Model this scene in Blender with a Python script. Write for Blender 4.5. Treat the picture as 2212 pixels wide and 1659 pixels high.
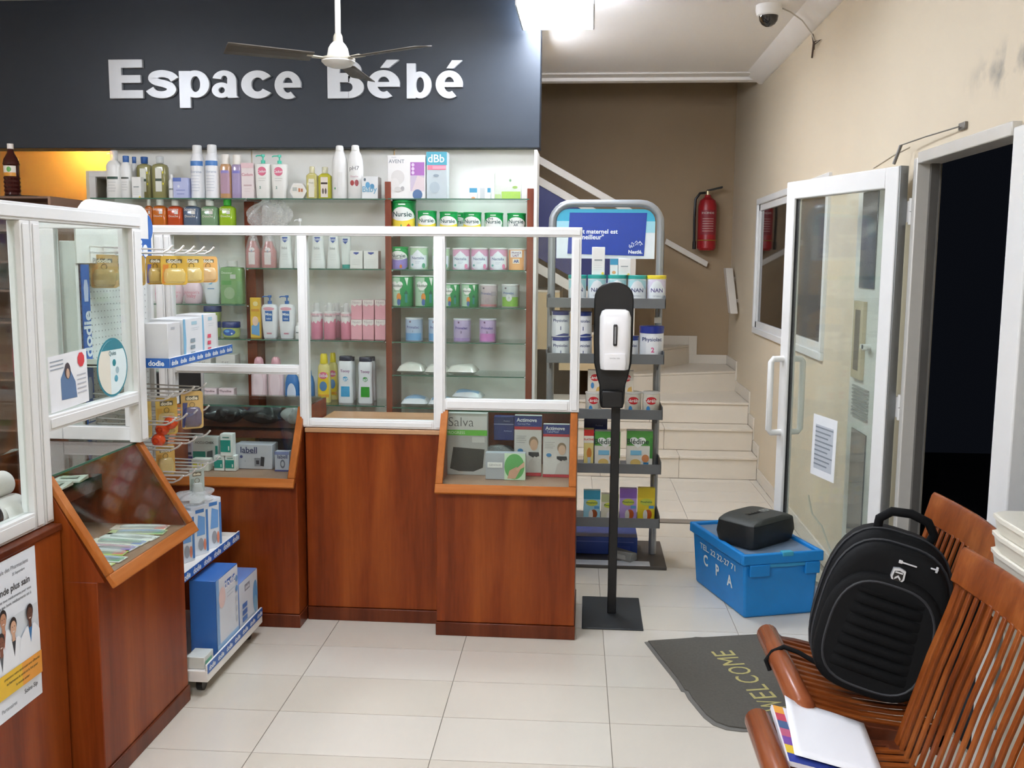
import bpy, math, random
from mathutils import Matrix, Vector
for o in list(bpy.data.objects): bpy.data.objects.remove(o, do_unlink=True)
S = bpy.context.scene
COL = S.collection
random.seed(7)
R = math.radians
# ---------------------------------------------------------------- camera
cd = bpy.data.cameras.new('camera'); cam = bpy.data.objects.new('camera', cd); COL.objects.link(cam)
cd.sensor_fit = 'HORIZONTAL'; cd.sensor_width = 36.0; cd.lens = 2105.17 * 36.0 / 2212.0
cd.clip_start = 0.05; cd.clip_end = 100
def _camrot(p, y, r):
    f = Vector((math.sin(y)*math.cos(p), math.cos(y)*math.cos(p), -math.sin(p)))
    rt = Vector((math.cos(y), -math.sin(y), 0)); up = rt.cross(f)
    a = math.cos(r)*rt + math.sin(r)*up; b = -math.sin(r)*rt + math.cos(r)*up
    return Matrix(((a.x, b.x, -f.x), (a.y, b.y, -f.y), (a.z, b.z, -f.z)))
cam.matrix_world = Matrix.Translation((0, 0, 1.635)) @ _camrot(.124037, -.0766384, .0080769).to_4x4()
S.camera = cam
# ---------------------------------------------------------------- world, exposure
S.world = bpy.data.worlds.new('night'); S.world.use_nodes = True
S.world.node_tree.nodes['Background'].inputs[0].default_value = (.010, .012, .018, 1)
S.world.node_tree.nodes['Background'].inputs[1].default_value = .25
S.view_settings.view_transform = 'Standard'; S.view_settings.look = 'None'
S.view_settings.exposure = 0.36; S.view_settings.gamma = 1.0; S.view_settings.use_curve_mapping = False
S.cycles.max_bounces = 6; S.cycles.diffuse_bounces = 4; S.cycles.glossy_bounces = 2; S.cycles.transmission_bounces = 2; S.cycles.transparent_max_bounces = 20
S.cycles.use_adaptive_sampling = True; S.cycles.adaptive_threshold = .02; S.cycles.use_light_tree = False; S.cycles.denoising_prefilter = 'FAST'; S.cycles.caustics_reflective = False; S.cycles.caustics_refractive = False
LAMP_POWER = [40., 21., 47., 34., 52., 33.]        # radiance of the ceiling lamp diffusers
LAMPS = [(-.185, 5.20, .37, .50), (-.75, 3.55, .60, .60), (-.3, -.4, .60, .60), (-3.3, 2.95, .50, .50), (-1.9, .3, .60, .60), (-.66, 6.45, .40, .60)]  # first is seen, fourth mirrored in the sign, the others added for light
# ---------------------------------------------------------------- materials
def lin(c):
    if isinstance(c, str):
        c = c.lstrip('#'); c = tuple(int(c[i:i+2], 16)/255 for i in (0, 2, 4))
    return tuple((v/12.92 if v <= .04045 else ((v+.055)/1.055)**2.4) for v in c) + (1.0,)
_M = {}
def mat(col, rough=.5, metal=0., var=.06, scale=12., bump=0., coat=0., spec=.5, stretch=(1, 1, 1), key=None):
    k = key or (col, rough, metal, var, scale, bump, coat, spec, stretch)
    if k in _M: return _M[k]
    m = bpy.data.materials.new('paint_' + str(col).lstrip('#')); m.use_nodes = True
    N = m.node_tree.nodes; L = m.node_tree.links; b = N['Principled BSDF']
    tc = N.new('ShaderNodeTexCoord'); mp = N.new('ShaderNodeMapping'); mp.inputs['Scale'].default_value = stretch
    nz = N.new('ShaderNodeTexNoise'); nz.inputs['Scale'].default_value = scale; nz.inputs['Detail'].default_value = 4
    mx = N.new('ShaderNodeMix'); mx.data_type = 'RGBA'
    c = lin(col)
    mx.inputs[6].default_value = tuple(v*(1-var) for v in c[:3]) + (1,)
    mx.inputs[7].default_value = tuple(min(1, v*(1+var)) for v in c[:3]) + (1,)
    L.new(tc.outputs['Object'], mp.inputs[0]); L.new(mp.outputs[0], nz.inputs['Vector'])
    L.new(nz.outputs[0], mx.inputs[0]); L.new(mx.outputs[2], b.inputs['Base Color'])
    b.inputs['Roughness'].default_value = rough; b.inputs['Metallic'].default_value = metal
    b.inputs['Specular IOR Level'].default_value = spec; b.inputs['Coat Weight'].default_value = coat
    b.inputs['Coat Roughness'].default_value = .15
    if bump:
        bp = N.new('ShaderNodeBump'); bp.inputs['Strength'].default_value = bump; bp.inputs['Distance'].default_value = .004
        L.new(nz.outputs[0], bp.inputs['Height']); L.new(bp.outputs[0], b.inputs['Normal'])
    _M[k] = m; return m
def wood(dark, mid, light, rough=.32, axis=2, scale=1.0, key=None):
    k = ('wood', dark, mid, light, axis, scale, rough)
    if k in _M: return _M[k]
    m = bpy.data.materials.new('veneer_' + mid.lstrip('#')); m.use_nodes = True
    N = m.node_tree.nodes; L = m.node_tree.links; b = N['Principled BSDF']
    tc = N.new('ShaderNodeTexCoord'); mp = N.new('ShaderNodeMapping')
    s = [7.0*scale]*3; s[axis] = .55*scale; mp.inputs['Scale'].default_value = s
    n1 = N.new('ShaderNodeTexNoise'); n1.inputs['Scale'].default_value = 1.3; n1.inputs['Detail'].default_value = 5; n1.inputs['Distortion'].default_value = .6
    n2 = N.new('ShaderNodeTexNoise'); n2.inputs['Scale'].default_value = 14; n2.inputs['Detail'].default_value = 6
    cr = N.new('ShaderNodeValToRGB'); e = cr.color_ramp.elements
    e[0].position = .25; e[0].color = lin(dark); e[1].position = .78; e[1].color = lin(light)
    q = e.new(.5); q.color = lin(mid)
    ad = N.new('ShaderNodeMath'); ad.operation = 'MULTIPLY_ADD'; ad.inputs[1].default_value = .28
    L.new(tc.outputs['Object'], mp.inputs[0]); L.new(mp.outputs[0], n1.inputs['Vector']); L.new(mp.outputs[0], n2.inputs['Vector'])
    L.new(n2.outputs[0], ad.inputs[0]); 
    sb = N.new('ShaderNodeMath'); sb.operation = 'SUBTRACT'; sb.inputs[1].default_value = .14
    L.new(n1.outputs[0], sb.inputs[0]); L.new(sb.outputs[0], ad.inputs[2]); L.new(ad.outputs[0], cr.inputs[0])
    L.new(cr.outputs[0], b.inputs['Base Color']); b.inputs['Roughness'].default_value = rough
    b.inputs['Coat Weight'].default_value = .03; b.inputs['Coat Roughness'].default_value = .25
    b.inputs['Specular IOR Level'].default_value = .22
    _M[k] = m; return m
def glass(tint='#fafdfb', ior=1.45, haze=0., key=''):
    k = ('glass', tint, ior, haze)
    if k in _M: return _M[k]
    m = bpy.data.materials.new('clear_glass'); m.use_nodes = True
    N = m.node_tree.nodes; L = m.node_tree.links; N.remove(N['Principled BSDF'])
    tr = N.new('ShaderNodeBsdfTransparent'); tr.inputs[0].default_value = lin(tint)
    gl = N.new('ShaderNodeBsdfGlossy'); gl.inputs['Roughness'].default_value = .03
    lw = N.new('ShaderNodeLayerWeight'); lw.inputs[0].default_value = .5
    pw = N.new('ShaderNodeMath'); pw.operation = 'POWER'; pw.inputs[1].default_value = 5
    fr = N.new('ShaderNodeMath'); fr.operation = 'MULTIPLY_ADD'; fr.inputs[1].default_value = .9; fr.inputs[2].default_value = ((ior-1)/(ior+1))**2
    L.new(lw.outputs['Facing'], pw.inputs[0]); L.new(pw.outputs[0], fr.inputs[0])
    mx = N.new('ShaderNodeMixShader'); L.new(fr.outputs[0], mx.inputs[0]); L.new(tr.outputs[0], mx.inputs[1]); L.new(gl.outputs[0], mx.inputs[2])
    last = mx
    if haze:
        df = N.new('ShaderNodeBsdfDiffuse'); df.inputs[0].default_value = lin('#e6e8e6')
        nz = N.new('ShaderNodeTexNoise'); nz.inputs['Scale'].default_value = 6; nz.inputs['Detail'].default_value = 5
        mu = N.new('ShaderNodeMath'); mu.operation = 'MULTIPLY'; mu.inputs[1].default_value = haze*2
        L.new(nz.outputs[0], mu.inputs[0])
        m2 = N.new('ShaderNodeMixShader'); L.new(mu.outputs[0], m2.inputs[0]); L.new(mx.outputs[0], m2.inputs[1]); L.new(df.outputs[0], m2.inputs[2]); last = m2
    L.new(last.outputs[0], N['Material Output'].inputs[0])
    _M[k] = m; return m
def film(col, alpha, rough=.12):          # clear or tinted thin plastic
    k = ('film', col, alpha, rough)
    if k in _M: return _M[k]
    m = bpy.data.materials.new('plastic_film'); m.use_nodes = True
    N = m.node_tree.nodes; b = N['Principled BSDF']; L = m.node_tree.links
    nz = N.new('ShaderNodeTexNoise'); nz.inputs['Scale'].default_value = 20
    mu = N.new('ShaderNodeMath'); mu.operation = 'MULTIPLY_ADD'; mu.inputs[1].default_value = .12; mu.inputs[2].default_value = alpha-.06
    L.new(nz.outputs[0], mu.inputs[0]); L.new(mu.outputs[0], b.inputs['Alpha'])
    b.inputs['Base Color'].default_value = lin(col); b.inputs['Roughness'].default_value = rough
    _M[k] = m; return m
def emit(col, strength):
    k = ('emit', col, strength)
    if k in _M: return _M[k]
    m = bpy.data.materials.new('lit_diffuser'); m.use_nodes = True; b = m.node_tree.nodes['Principled BSDF']
    b.inputs['Base Color'].default_value = (.8, .8, .8, 1)
    b.inputs['Emission Color'].default_value = lin(col); b.inputs['Emission Strength'].default_value = strength
    _M[k] = m; return m
def C(c): return mat(c, .38, 0, .03, 8) if isinstance(c, str) else c
# ---------------------------------------------------------------- mesh builder
_T = {}
def text_geo(s, bold=0.):
    k = (s, bold)
    if k not in _T:
        cu = bpy.data.curves.new('t', 'FONT'); cu.body = s; cu.resolution_u = 3; cu.offset = bold
        ob = bpy.data.objects.new('t', cu); me = bpy.data.meshes.new_from_object(ob)
        v = [(p.co.x, p.co.y) for p in me.vertices]; f = [tuple(p.vertices) for p in me.polygons]
        bpy.data.objects.remove(ob); bpy.data.curves.remove(cu); bpy.data.meshes.remove(me)
        x0 = min(p[0] for p in v); x1 = max(p[0] for p in v); y0 = min(p[1] for p in v); y1 = max(p[1] for p in v)
        _T[k] = ([(x-(x0+x1)/2, y-(y0+y1)/2) for x, y in v], f, x1-x0, y1-y0)
    return _T[k]
def selli(a, p):
    c, s = math.cos(a), math.sin(a)
    r = (abs(c)**p + abs(s)**p)**(-1/p); return r*c, r*s
class MB:
    def __init__(s): s.v = []; s.f = []; s.mi = []; s.ms = []
    def add(s, vs, fs, m):
        m = C(m)
        if m not in s.ms: s.ms.append(m)
        k = s.ms.index(m); n = len(s.v)
        s.v += [tuple(v) for v in vs]; s.f += [tuple(i+n for i in f) for f in fs]; s.mi += [k]*len(fs); return s
    def box(s, x0, x1, y0, y1, z0, z1, m):
        v = [(x, y, z) for z in (z0, z1) for y in (y0, y1) for x in (x0, x1)]
        return s.add(v, [(0, 2, 3, 1), (4, 5, 7, 6), (0, 1, 5, 4), (2, 6, 7, 3), (0, 4, 6, 2), (1, 3, 7, 5)], m)
    def hexa(s, v, m):   # 8 corners, same order as box
        return s.add(v, [(0, 2, 3, 1), (4, 5, 7, 6), (0, 1, 5, 4), (2, 6, 7, 3), (0, 4, 6, 2), (1, 3, 7, 5)], m)
    def rings(s, rr, m, cap=True, close=False):
        n = len(rr[0]); v = [p for r in rr for p in r]; f = []
        K = len(rr)
        for i in range(K if close else K-1):
            j = (i+1) % K
            for k in range(n): f.append((i*n+k, i*n+(k+1) % n, j*n+(k+1) % n, j*n+k))
        if cap and not close: f += [tuple(range(n))[::-1], tuple(range((K-1)*n, K*n))]
        return s.add(v, f, m)
    def loft(s, prof, m, p=2., n=20, c=(0, 0), cap=True):   # prof: (z, rx, ry)
        return s.rings([[(c[0]+rx*selli(2*math.pi*k/n, p)[0], c[1]+ry*selli(2*math.pi*k/n, p)[1], z) for k in range(n)] for z, rx, ry in prof], m, cap)
    def cyl(s, a, b, r, m, r2=None, n=14):
        return s.tube([a, b], r, m, n, rad=[r, r if r2 is None else r2])
    def tube(s, pts, r, m, n=8, rad=None, close=False, cap=True):
        P = [Vector(p) for p in pts]; K = len(P); rr = []; up = None
        for i, p in enumerate(P):
            a = P[(i-1) % K] if (close or i) else P[i]; b = P[(i+1) % K] if (close or i < K-1) else P[i]
            t = (b-a); t = t.normalized() if t.length > 1e-9 else Vector((0, 0, 1))
            if up is None: up = Vector((0, 0, 1)) if abs(t.z) < .9 else Vector((1, 0, 0))
            u = t.cross(up); 
            if u.length < 1e-6: u = t.cross(Vector((1, .3, .1)))
            u.normalize(); w = u.cross(t).normalized(); up = w
            q = rad[i] if rad else r
            rr.append([tuple(p + q*(math.cos(2*math.pi*k/n)*u + math.sin(2*math.pi*k/n)*w)) for k in range(n)])
        return s.rings(rr, m, cap, close)
    def prism(s, poly, m, a0, a1, axis='y'):    # poly in 2-D, extruded between a0 and a1 along axis
        def P(q, a):
            return {'y': (q[0], a, q[1]), 'x': (a, q[0], q[1]), 'z': (q[0], q[1], a)}[axis]
        n = len(poly); v = [P(q, a0) for q in poly] + [P(q, a1) for q in poly]
        f = [tuple(range(n)), tuple(range(2*n-1, n-1, -1))] + [(i, (i+1) % n, n+(i+1) % n, n+i) for i in range(n)]
        return s.add(v, f, m)
    def fn(s, g, nu, nv, m):                     # sheet from g(u, v), u,v in 0..1
        v = [g(i/nu, j/nv) for j in range(nv+1) for i in range(nu+1)]
        f = [(j*(nu+1)+i, j*(nu+1)+i+1, (j+1)*(nu+1)+i+1, (j+1)*(nu+1)+i) for j in range(nv) for i in range(nu)]
        return s.add(v, f, m)
    def text(s, t, m, g, w=None, h=None, bold=.012, c=(0, 0), rot=0, sub=0):   # g maps local 2-D metres to 3-D
        v, f, W, H = text_geo(t, bold)
        k = (w/W) if w else (h/H); ky = (h/H) if h else k
        if sub:                                   # split long triangles so that lettering follows a curved front
            o = []; q = [[(v[i][0]*k, v[i][1]*ky) for i in (a[0], a[j], a[j+1])] for a in f for j in range(1, len(a)-1)]
            while q:
                a = q.pop(); d = [abs(a[i][0]-a[(i+1) % 3][0]) for i in range(3)]; i = d.index(max(d))
                if d[i] <= sub: o.append(a); continue
                p0, p1, p2 = a[i], a[(i+1) % 3], a[(i+2) % 3]; m_ = ((p0[0]+p1[0])/2, (p0[1]+p1[1])/2)
                q += [[p0, m_, p2], [m_, p1, p2]]
            return s.add([g(c[0]+x, c[1]+y) for a in o for x, y in a], [(3*i, 3*i+1, 3*i+2) for i in range(len(o))], m)
        cs, sn = math.cos(rot), math.sin(rot); o = []
        for x, y in v:
            x, y = x*k, y*ky; o.append(g(c[0]+x*cs-y*sn, c[1]+x*sn+y*cs))
        return s.add(o, f, m)
    def build(s, name, parent=None, loc=(0, 0, 0), rot=(0, 0, 0), smooth=35, bevel=0, seg=2, sub=0, solid=0):
        me = bpy.data.meshes.new(name); me.from_pydata(s.v, [], s.f)
        for m in s.ms: me.materials.append(m)
        me.polygons.foreach_set('material_index', s.mi)
        import bmesh
        b = bmesh.new(); b.from_mesh(me); bmesh.ops.recalc_face_normals(b, faces=b.faces); b.to_mesh(me); b.free()
        if smooth:
            me.polygons.foreach_set('use_smooth', [True]*len(me.polygons)); me.set_sharp_from_angle(angle=R(smooth))
        me.update()
        o = bpy.data.objects.new(name, me); COL.objects.link(o); o.location = loc; o.rotation_euler = rot
        if parent: o.parent = parent
        if solid: q = o.modifiers.new('thickness', 'SOLIDIFY'); q.thickness = solid; q.offset = 0
        if bevel: q = o.modifiers.new('bevel', 'BEVEL'); q.width = bevel; q.segments = seg; q.limit_method = 'ANGLE'; q.angle_limit = R(40)
        if sub: q = o.modifiers.new('sub', 'SUBSURF'); q.levels = sub; q.render_levels = sub
        return o
def tag(o, label, cat=None, group=None, kind=None):
    o['label'] = label
    if cat: o['category'] = cat
    if group: o['group'] = group
    if kind: o['kind'] = kind
    return o
def thing(name, label, cat, loc=(0, 0, 0), rz=0, group=None, kind=None, rot=None):
    o = bpy.data.objects.new(name, None); COL.objects.link(o); o.location = loc; o.rotation_euler = rot or (0, 0, rz)
    o.empty_display_size = .05
    return tag(o, label, cat, group, kind)
def struct(o, label=None):
    o['kind'] = 'structure'
    if label: o['label'] = label
    return o
def share(o, parent, loc=(0, 0, 0), rot=None):     # another object on the same mesh data
    c = o.copy(); COL.objects.link(c); c.parent = parent; c.location = loc
    if rot: c.rotation_euler = rot
    return c
# ---------------------------------------------------------------- shared materials
WOOD = wood('#5a2109', '#7c3411', '#964a1c')
WOODD = wood('#461e10', '#5c2915', '#70371e'); LIP = wood('#8c4d1e', '#a65e26', '#b97640', axis=0); LIPV = wood('#8c4d1e', '#a65e26', '#b97640', axis=2)
POST = wood('#6a3020', '#83412c', '#96523a')
ALU = mat('#e4e4e2', .35, 0, .02, 6); ALUD = mat('#b9b9b7', .35, .3, .03, 6)
GLASS = glass(); SHELFGLASS = glass('#f3faf6'); EDGE = mat('#3f6a58', .2, 0, .05)
WHITE = mat('#eceae6', .45, 0, .02); BLACK = mat('#121315', .35, 0, .05); NAVY = '#1d2d6b'

# ================================================================ the setting
XR = 1.32; ZC = 3.10
TILE = mat('#d3ccbf', .16, 0, .035, 2.2, key='tile'); GROUT = mat('#8e867a', .8, 0, .08, 40)
fl = MB().box(-5.0, XR, -2.2, 9.3, -.06, -.004, GROUT).build('floor'); struct(fl, 'cream floor of long rectangular glazed tiles')
tw, td = .602, .3055; TILES = [TILE, mat('#d0c9bb', .18, 0, .035, 2.0), mat('#d6d0c4', .15, 0, .03, 2.5)]
protos = []
for m in TILES:
    b = MB().box(-tw/2+.0015, tw/2-.0015, -td/2+.0015, td/2-.0015, -.008, 0, m)
    protos.append(b)
tile_mesh = {}
ang = R(.75); ca, sa = math.cos(ang), math.sin(ang)
gx, gy = -1.099+.004, 3.010
def tile_at(mx0, my0, mx1, my1, k):
    i = random.choice((0, 0, 1, 2)); full = (mx0 is None)
    return i
for a in range(-2, 5):
    for b in range(-7, 15):
        lx, ly = (a+.5)*tw, (b+.5)*td
        x = gx + lx*ca - ly*sa; y = gy + lx*sa + ly*ca
        if x < -2.1 or x > XR+.28 or y < 1.0 or y > 7.5: continue
        x1 = min(tw/2, XR-.012-x)-.0015; y1 = min(td/2, 7.42-y)-.0015
        if x1 < -tw/2+.03 or y1 < -td/2+.03: continue
        i = random.choice((0, 0, 1, 2)); key = (i, round(x1, 3), round(y1, 3))
        if key in tile_mesh: share(tile_mesh[key], fl, (x, y, 0), (0, 0, ang))
        else:
            tile_mesh[key] = MB().box(-tw/2+.0015, x1, -td/2+.0015, y1, -.008, 0, TILES[i]).build('floor_tile', fl, (x, y, 0), (0, 0, ang), smooth=0)
struct(MB().box(-.75, XR-.012, 6.09, 6.18, 0, .006, mat('#80786f', .4)).build('trim_1'), 'grey threshold strip across the floor before the stairs')
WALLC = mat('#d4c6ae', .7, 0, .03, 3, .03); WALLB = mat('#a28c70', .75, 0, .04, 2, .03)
# right wall with doorway and windows
wr = MB()
DY0, DY1, DZ = 3.16, 4.07, 2.06
def wx(y0, y1, z0, z1): wr.box(XR, XR+.075, y0, y1, z0, z1, WALLC)
wx(DY1, 5.55, 0, 5.2); wx(5.55, 7.85, 0, 1.10); wx(5.55, 7.85, 2.14, 5.2); wx(7.85, 9.4, 0, 5.2)
wx(1.3, DY1, DZ+.0, 5.2); wx(-2.2, 1.3, 0, 5.2); wx(1.3, DY0-.14, 0, .12)
WS = WALLC.copy(); WS.name = 'scuffed_plaster'; N = WS.node_tree.nodes; Lk = WS.node_tree.links     # grey scuff marks over the doorway
bs = N['Principled BSDF']; src = bs.inputs['Base Color'].links[0].from_socket
tc = N.new('ShaderNodeTexCoord'); vs = N.new('ShaderNodeVectorMath'); vs.operation = 'SUBTRACT'; vs.inputs[1].default_value = (XR, 3.33, 2.27)
vm = N.new('ShaderNodeVectorMath'); vm.operation = 'MULTIPLY'; vm.inputs[1].default_value = (0, 2.6, 9.0); vl = N.new('ShaderNodeVectorMath'); vl.operation = 'LENGTH'
mr = N.new('ShaderNodeMapRange'); mr.inputs[1].default_value = 1.; mr.inputs[2].default_value = .2; nz = N.new('ShaderNodeTexNoise'); nz.inputs['Scale'].default_value = 9; nz.inputs['Detail'].default_value = 6
cr = N.new('ShaderNodeValToRGB'); cr.color_ramp.elements[0].position = .47; cr.color_ramp.elements[1].position = .72
mu = N.new('ShaderNodeMath'); mu.operation = 'MULTIPLY'; mc = N.new('ShaderNodeMix'); mc.data_type = 'RGBA'; mc.inputs[7].default_value = lin('#8d887d')
Lk.new(tc.outputs['Object'], vs.inputs[0]); Lk.new(vs.outputs[0], vm.inputs[0]); Lk.new(vm.outputs[0], vl.inputs[0]); Lk.new(vl.outputs['Value'], mr.inputs[0]); Lk.new(tc.outputs['Object'], nz.inputs['Vector']); Lk.new(nz.outputs[0], cr.inputs[0])
Lk.new(mr.outputs[0], mu.inputs[0]); Lk.new(cr.outputs[0], mu.inputs[1]); Lk.new(mu.outputs[0], mc.inputs[0]); Lk.new(src, mc.inputs[6]); Lk.new(mc.outputs[2], bs.inputs['Base Color'])
wr.ms = [WS]
struct(wr.build('wall_right', smooth=0), 'cream plastered wall on the right with doorway')
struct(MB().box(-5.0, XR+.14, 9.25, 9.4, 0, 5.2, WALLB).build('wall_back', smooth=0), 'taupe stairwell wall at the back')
ORANGE = mat('#ecc07a', .8, 0, .05, 2)
struct(MB().box(-5.15, -.58, 7.3, 7.38, 0, 3.4, ORANGE).build('wall_middle', smooth=0), 'orange painted wall beyond the dark sign')
struct(MB().box(-5.15, -5.0, -2.2, 9.4, 0, 5.2, WALLC).build('wall_left', smooth=0), 'cream wall out of view on the left')
struct(MB().box(-5.15, XR+.14, -2.35, -2.2, 0, 5.2, WALLC).build('wall_front', smooth=0), 'cream wall behind the viewer')
CEIL = mat('#f0ece7', .8, 0, .02, 2)
struct(MB().box(-5.0, XR, -2.2, 8.05, ZC, ZC+.1, CEIL).build('ceiling', smooth=0), 'off-white plaster ceiling')
struct(MB().box(-5.0, XR+.14, 8.0, 9.4, 5.2, 5.3, CEIL).build('ceiling_1', smooth=0), 'ceiling high above the stairwell')
struct(MB().box(-.8, XR, 7.95, 8.05, ZC-.04, ZC, CEIL).box(-.8, XR, 7.80, 7.95, ZC-.015, ZC, CEIL).build('trim_2', bevel=.008), 'plaster cornice at the end of the ceiling')
struct(MB().box(-.29, XR, 8.0, 8.07, ZC+.1, 5.2, CEIL).build('trim_5'), 'white upstand above the ceiling edge by the stairs')
struct(MB().prism([(XR, ZC-.075), (XR-.02, ZC-.075), (XR-.13, ZC), (XR, ZC)], CEIL, -2.2, 7.93).build('trim_3'), 'plaster cornice along the right wall')
# skirting tiles on the right wall
SK = mat('#d8d0c3', .25, 0, .03, 3)
struct(MB().box(XR-.012, XR, 4.08, 7.42, 0, .09, SK).build('baseboard_right', bevel=.002), 'low tiled skirting along the right wall')
# night outside
struct(MB().box(XR+.14, 6, -2, 9, -.2, -.05, mat('#25262a', .9)).build('floor_1'), 'dark pavement outside the doorway at night')
# windows: aluminium frame, dark panes
def window(n, y0, y1, z0, z1, split, label):
    t = bpy.data.objects.new('window_%d' % n, None); COL.objects.link(t); t.location = (XR, y0, z0); struct(t, label)
    w, h = y1-y0, z1-z0; f = .045
    MB().box(-.02, .05, 0, w, 0, f, ALU).box(-.02, .05, 0, w, h-f, h, ALU).box(-.02, .05, 0, f, f, h-f, ALU).box(-.02, .05, w-f, w, f, h-f, ALU).build('window_frame', t, bevel=.004)
    k = len(split)
    for a, b in split:
        MB().box(-.005, .03, a, b, f, f+.05, ALU).box(-.005, .03, a, b, h-f-.05, h-f, ALU).box(-.005, .03, a, a+.05, f, h-f, ALU).box(-.005, .03, b-.05, b, f, h-f, ALU).build('sash', t, bevel=.003)
        MB().box(.008, .014, a+.045, b-.045, f+.045, h-f-.045, mat('#15140f', .04, 0, .02, spec=.8)).build('pane', t)
    return t
window(1, 5.55, 7.85, 1.10, 2.14, [(.05, 1.12), (1.10, 2.25)], 'white framed sliding window with dark panes by the stairs')
# doorway frame + side light towards the viewer
t = bpy.data.objects.new('window_2', None); COL.objects.link(t); t.location = (XR, 0, 0); struct(t, 'white aluminium shop front with dark glass beside the doorway')
MB().box(-.025, .065, 3.04, 3.18, .0, DZ, ALU).build('mullion', t, bevel=.006)
MB().box(-.02, .08, 1.3, 3.04, .12, .18, ALU).build('bottom_rail', t, bevel=.004)
MB().box(-.02, .08, 1.3, 3.04, DZ-.05, DZ, ALU).build('top_rail', t, bevel=.004)
MB().box(-.02, .08, 1.3, 1.36, .18, DZ-.05, ALU).build('end_post', t, bevel=.004)
MB().box(.03, .036, 1.36, 3.04, .18, DZ-.05, mat('#10120f', .05, 0, .02, spec=.8)).build('pane', t)
t = bpy.data.objects.new('trim_4', None); COL.objects.link(t); t.location = (XR, 0, 0); struct(t, 'white metal lining of the open doorway')
LIN = mat('#c9c6bf', .35, .1, .05, 10)
MB().box(-.03, .065, DY1-.025, DY1+.02, 0, DZ, LIN).build('hinge_jamb', t, bevel=.004)
MB().box(-.03, .065, 3.18, DY1-.025, DZ-.025, DZ+.02, LIN).build('head_lining', t, bevel=.004)
MB().box(.02, .05, DY1-.045, DY1-.025, 0, DZ-.025, mat('#6c6a66', .4, .4)).build('seal', t)
# glazed door leaf, folded back towards the wall
hinge = Vector((1.262, 4.125, 0)); free = Vector((.985, 4.96, 0)); d = free-hinge; LW = d.length
t = bpy.data.objects.new('door_1', None); COL.objects.link(t); t.location = hinge; t.rotation_euler = (0, 0, math.atan2(d.y, d.x)); struct(t, 'white aluminium glazed door standing open against the right wall')
LH = 2.035
for nm, x0, x1, z0, z1 in (('stile', 0, .085, .012, LH), ('stile', LW-.075, LW, .012, LH), ('bottom_rail', .085, LW-.075, .012, .13), ('top_rail', .085, LW-.075, LH-.085, LH)):
    MB().box(x0, x1, -.022, .022, z0, z1, ALU).build(nm, t, bevel=.005)
MB().box(.083, LW-.073, -.004, .004, .128, LH-.083, glass('#f4f8f5', 1.5, .05)).build('pane', t)
MB().box(.078, .086, -.01, .01, .13, LH-.085, BLACK).box(LW-.076, LW-.068, -.01, .01, .13, LH-.085, BLACK).build('gasket', t)
MB().box(-.012, -.001, -.018, .02, .012, LH, mat('#8b8d8c', .35, .6)).build('edge_profile', t, bevel=.002)
hd = [(LW-.035, .022, .80), (LW-.035, .075, .80), (LW-.035, .088, .815), (LW-.035, .088, 1.155), (LW-.035, .075, 1.17), (LW-.035, .022, 1.17)]
MB().tube(hd, .0155, mat('#f0efeb', .25), 12).build('pull_handle', t)
MB().tube([(x, -y, z) for x, y, z in hd], .0155, mat('#f0efeb', .25), 12).build('pull_handle', t)
for z in (.25, 1.0, 1.80):
    MB().cyl((-.03, -.03, z), (-.03, -.03, z+.05), .014, ALU).cyl((-.03, -.03, z+.053), (-.03, -.03, z+.105), .014, ALU).box(-.03, .0, -.04, -.02, z+.01, z+.095, ALU).build('hinge', t)
o = MB().box(-.008, .008, -.003, .003, 0, .10, ALUD); 
# door closer arm over the doorway
t = thing('door_closer', 'thin metal closer arm fixed to the wall above the doorway', 'door closer', (XR, 0, 0))
MB().box(-.012, 0, 3.62, 3.68, 2.115, 2.14, mat('#77736d', .4, .5)).build('bracket', t, bevel=.002)
MB().tube([(-.02, 3.65, 2.125), (-.035, 3.95, 2.128), (-.05, 4.20, 2.125)], .0028, mat('#77736d', .4, .5), 8).build('arm', t)
MB().tube([(-.05, 4.20, 2.125), (-.07, 4.215, 2.05)], .007, mat('#5d5a55', .4, .5), 8).build('arm_end', t)
tag(MB().tube([(XR-.003, 4.24, 2.122), (XR-.003, 4.45, 2.112), (XR-.003, 4.75, 2.085)], .002, mat('#b8b0a0', .6), 6).build('cable'), 'thin cable running along the wall behind the open door', 'cable')
# notice taped to the door glass
nb = MB().box(-.1, .1, -.0005, .0005, -.145, .145, mat('#e9ecee', .6)); 
nb.box(-.075, .075, -.0012, -.0006, -.11, .10, mat('#b9bfc6', .7, 0, .25, 160, stretch=(1, 1, 4)))
for i in range(9): nb.box(-.075, .075-.02*(i % 3), -.0016, -.0012, .085-i*.022, .092-i*.022, mat('#7d858e', .8))
k = Vector((math.cos(math.atan2(d.y, d.x)), math.sin(math.atan2(d.y, d.x)), 0))
pn = Vector((-k.y, k.x, 0))
pos = hinge + k*.47 + pn*.0065 + Vector((0, 0, .79))
nb.build('paper_notice', None, pos, (0, R(1.5), math.atan2(d.y, d.x)+math.pi)); o = bpy.data.objects['paper_notice']; tag(o, 'printed paper notice taped to the open glass door', 'notice')
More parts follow.
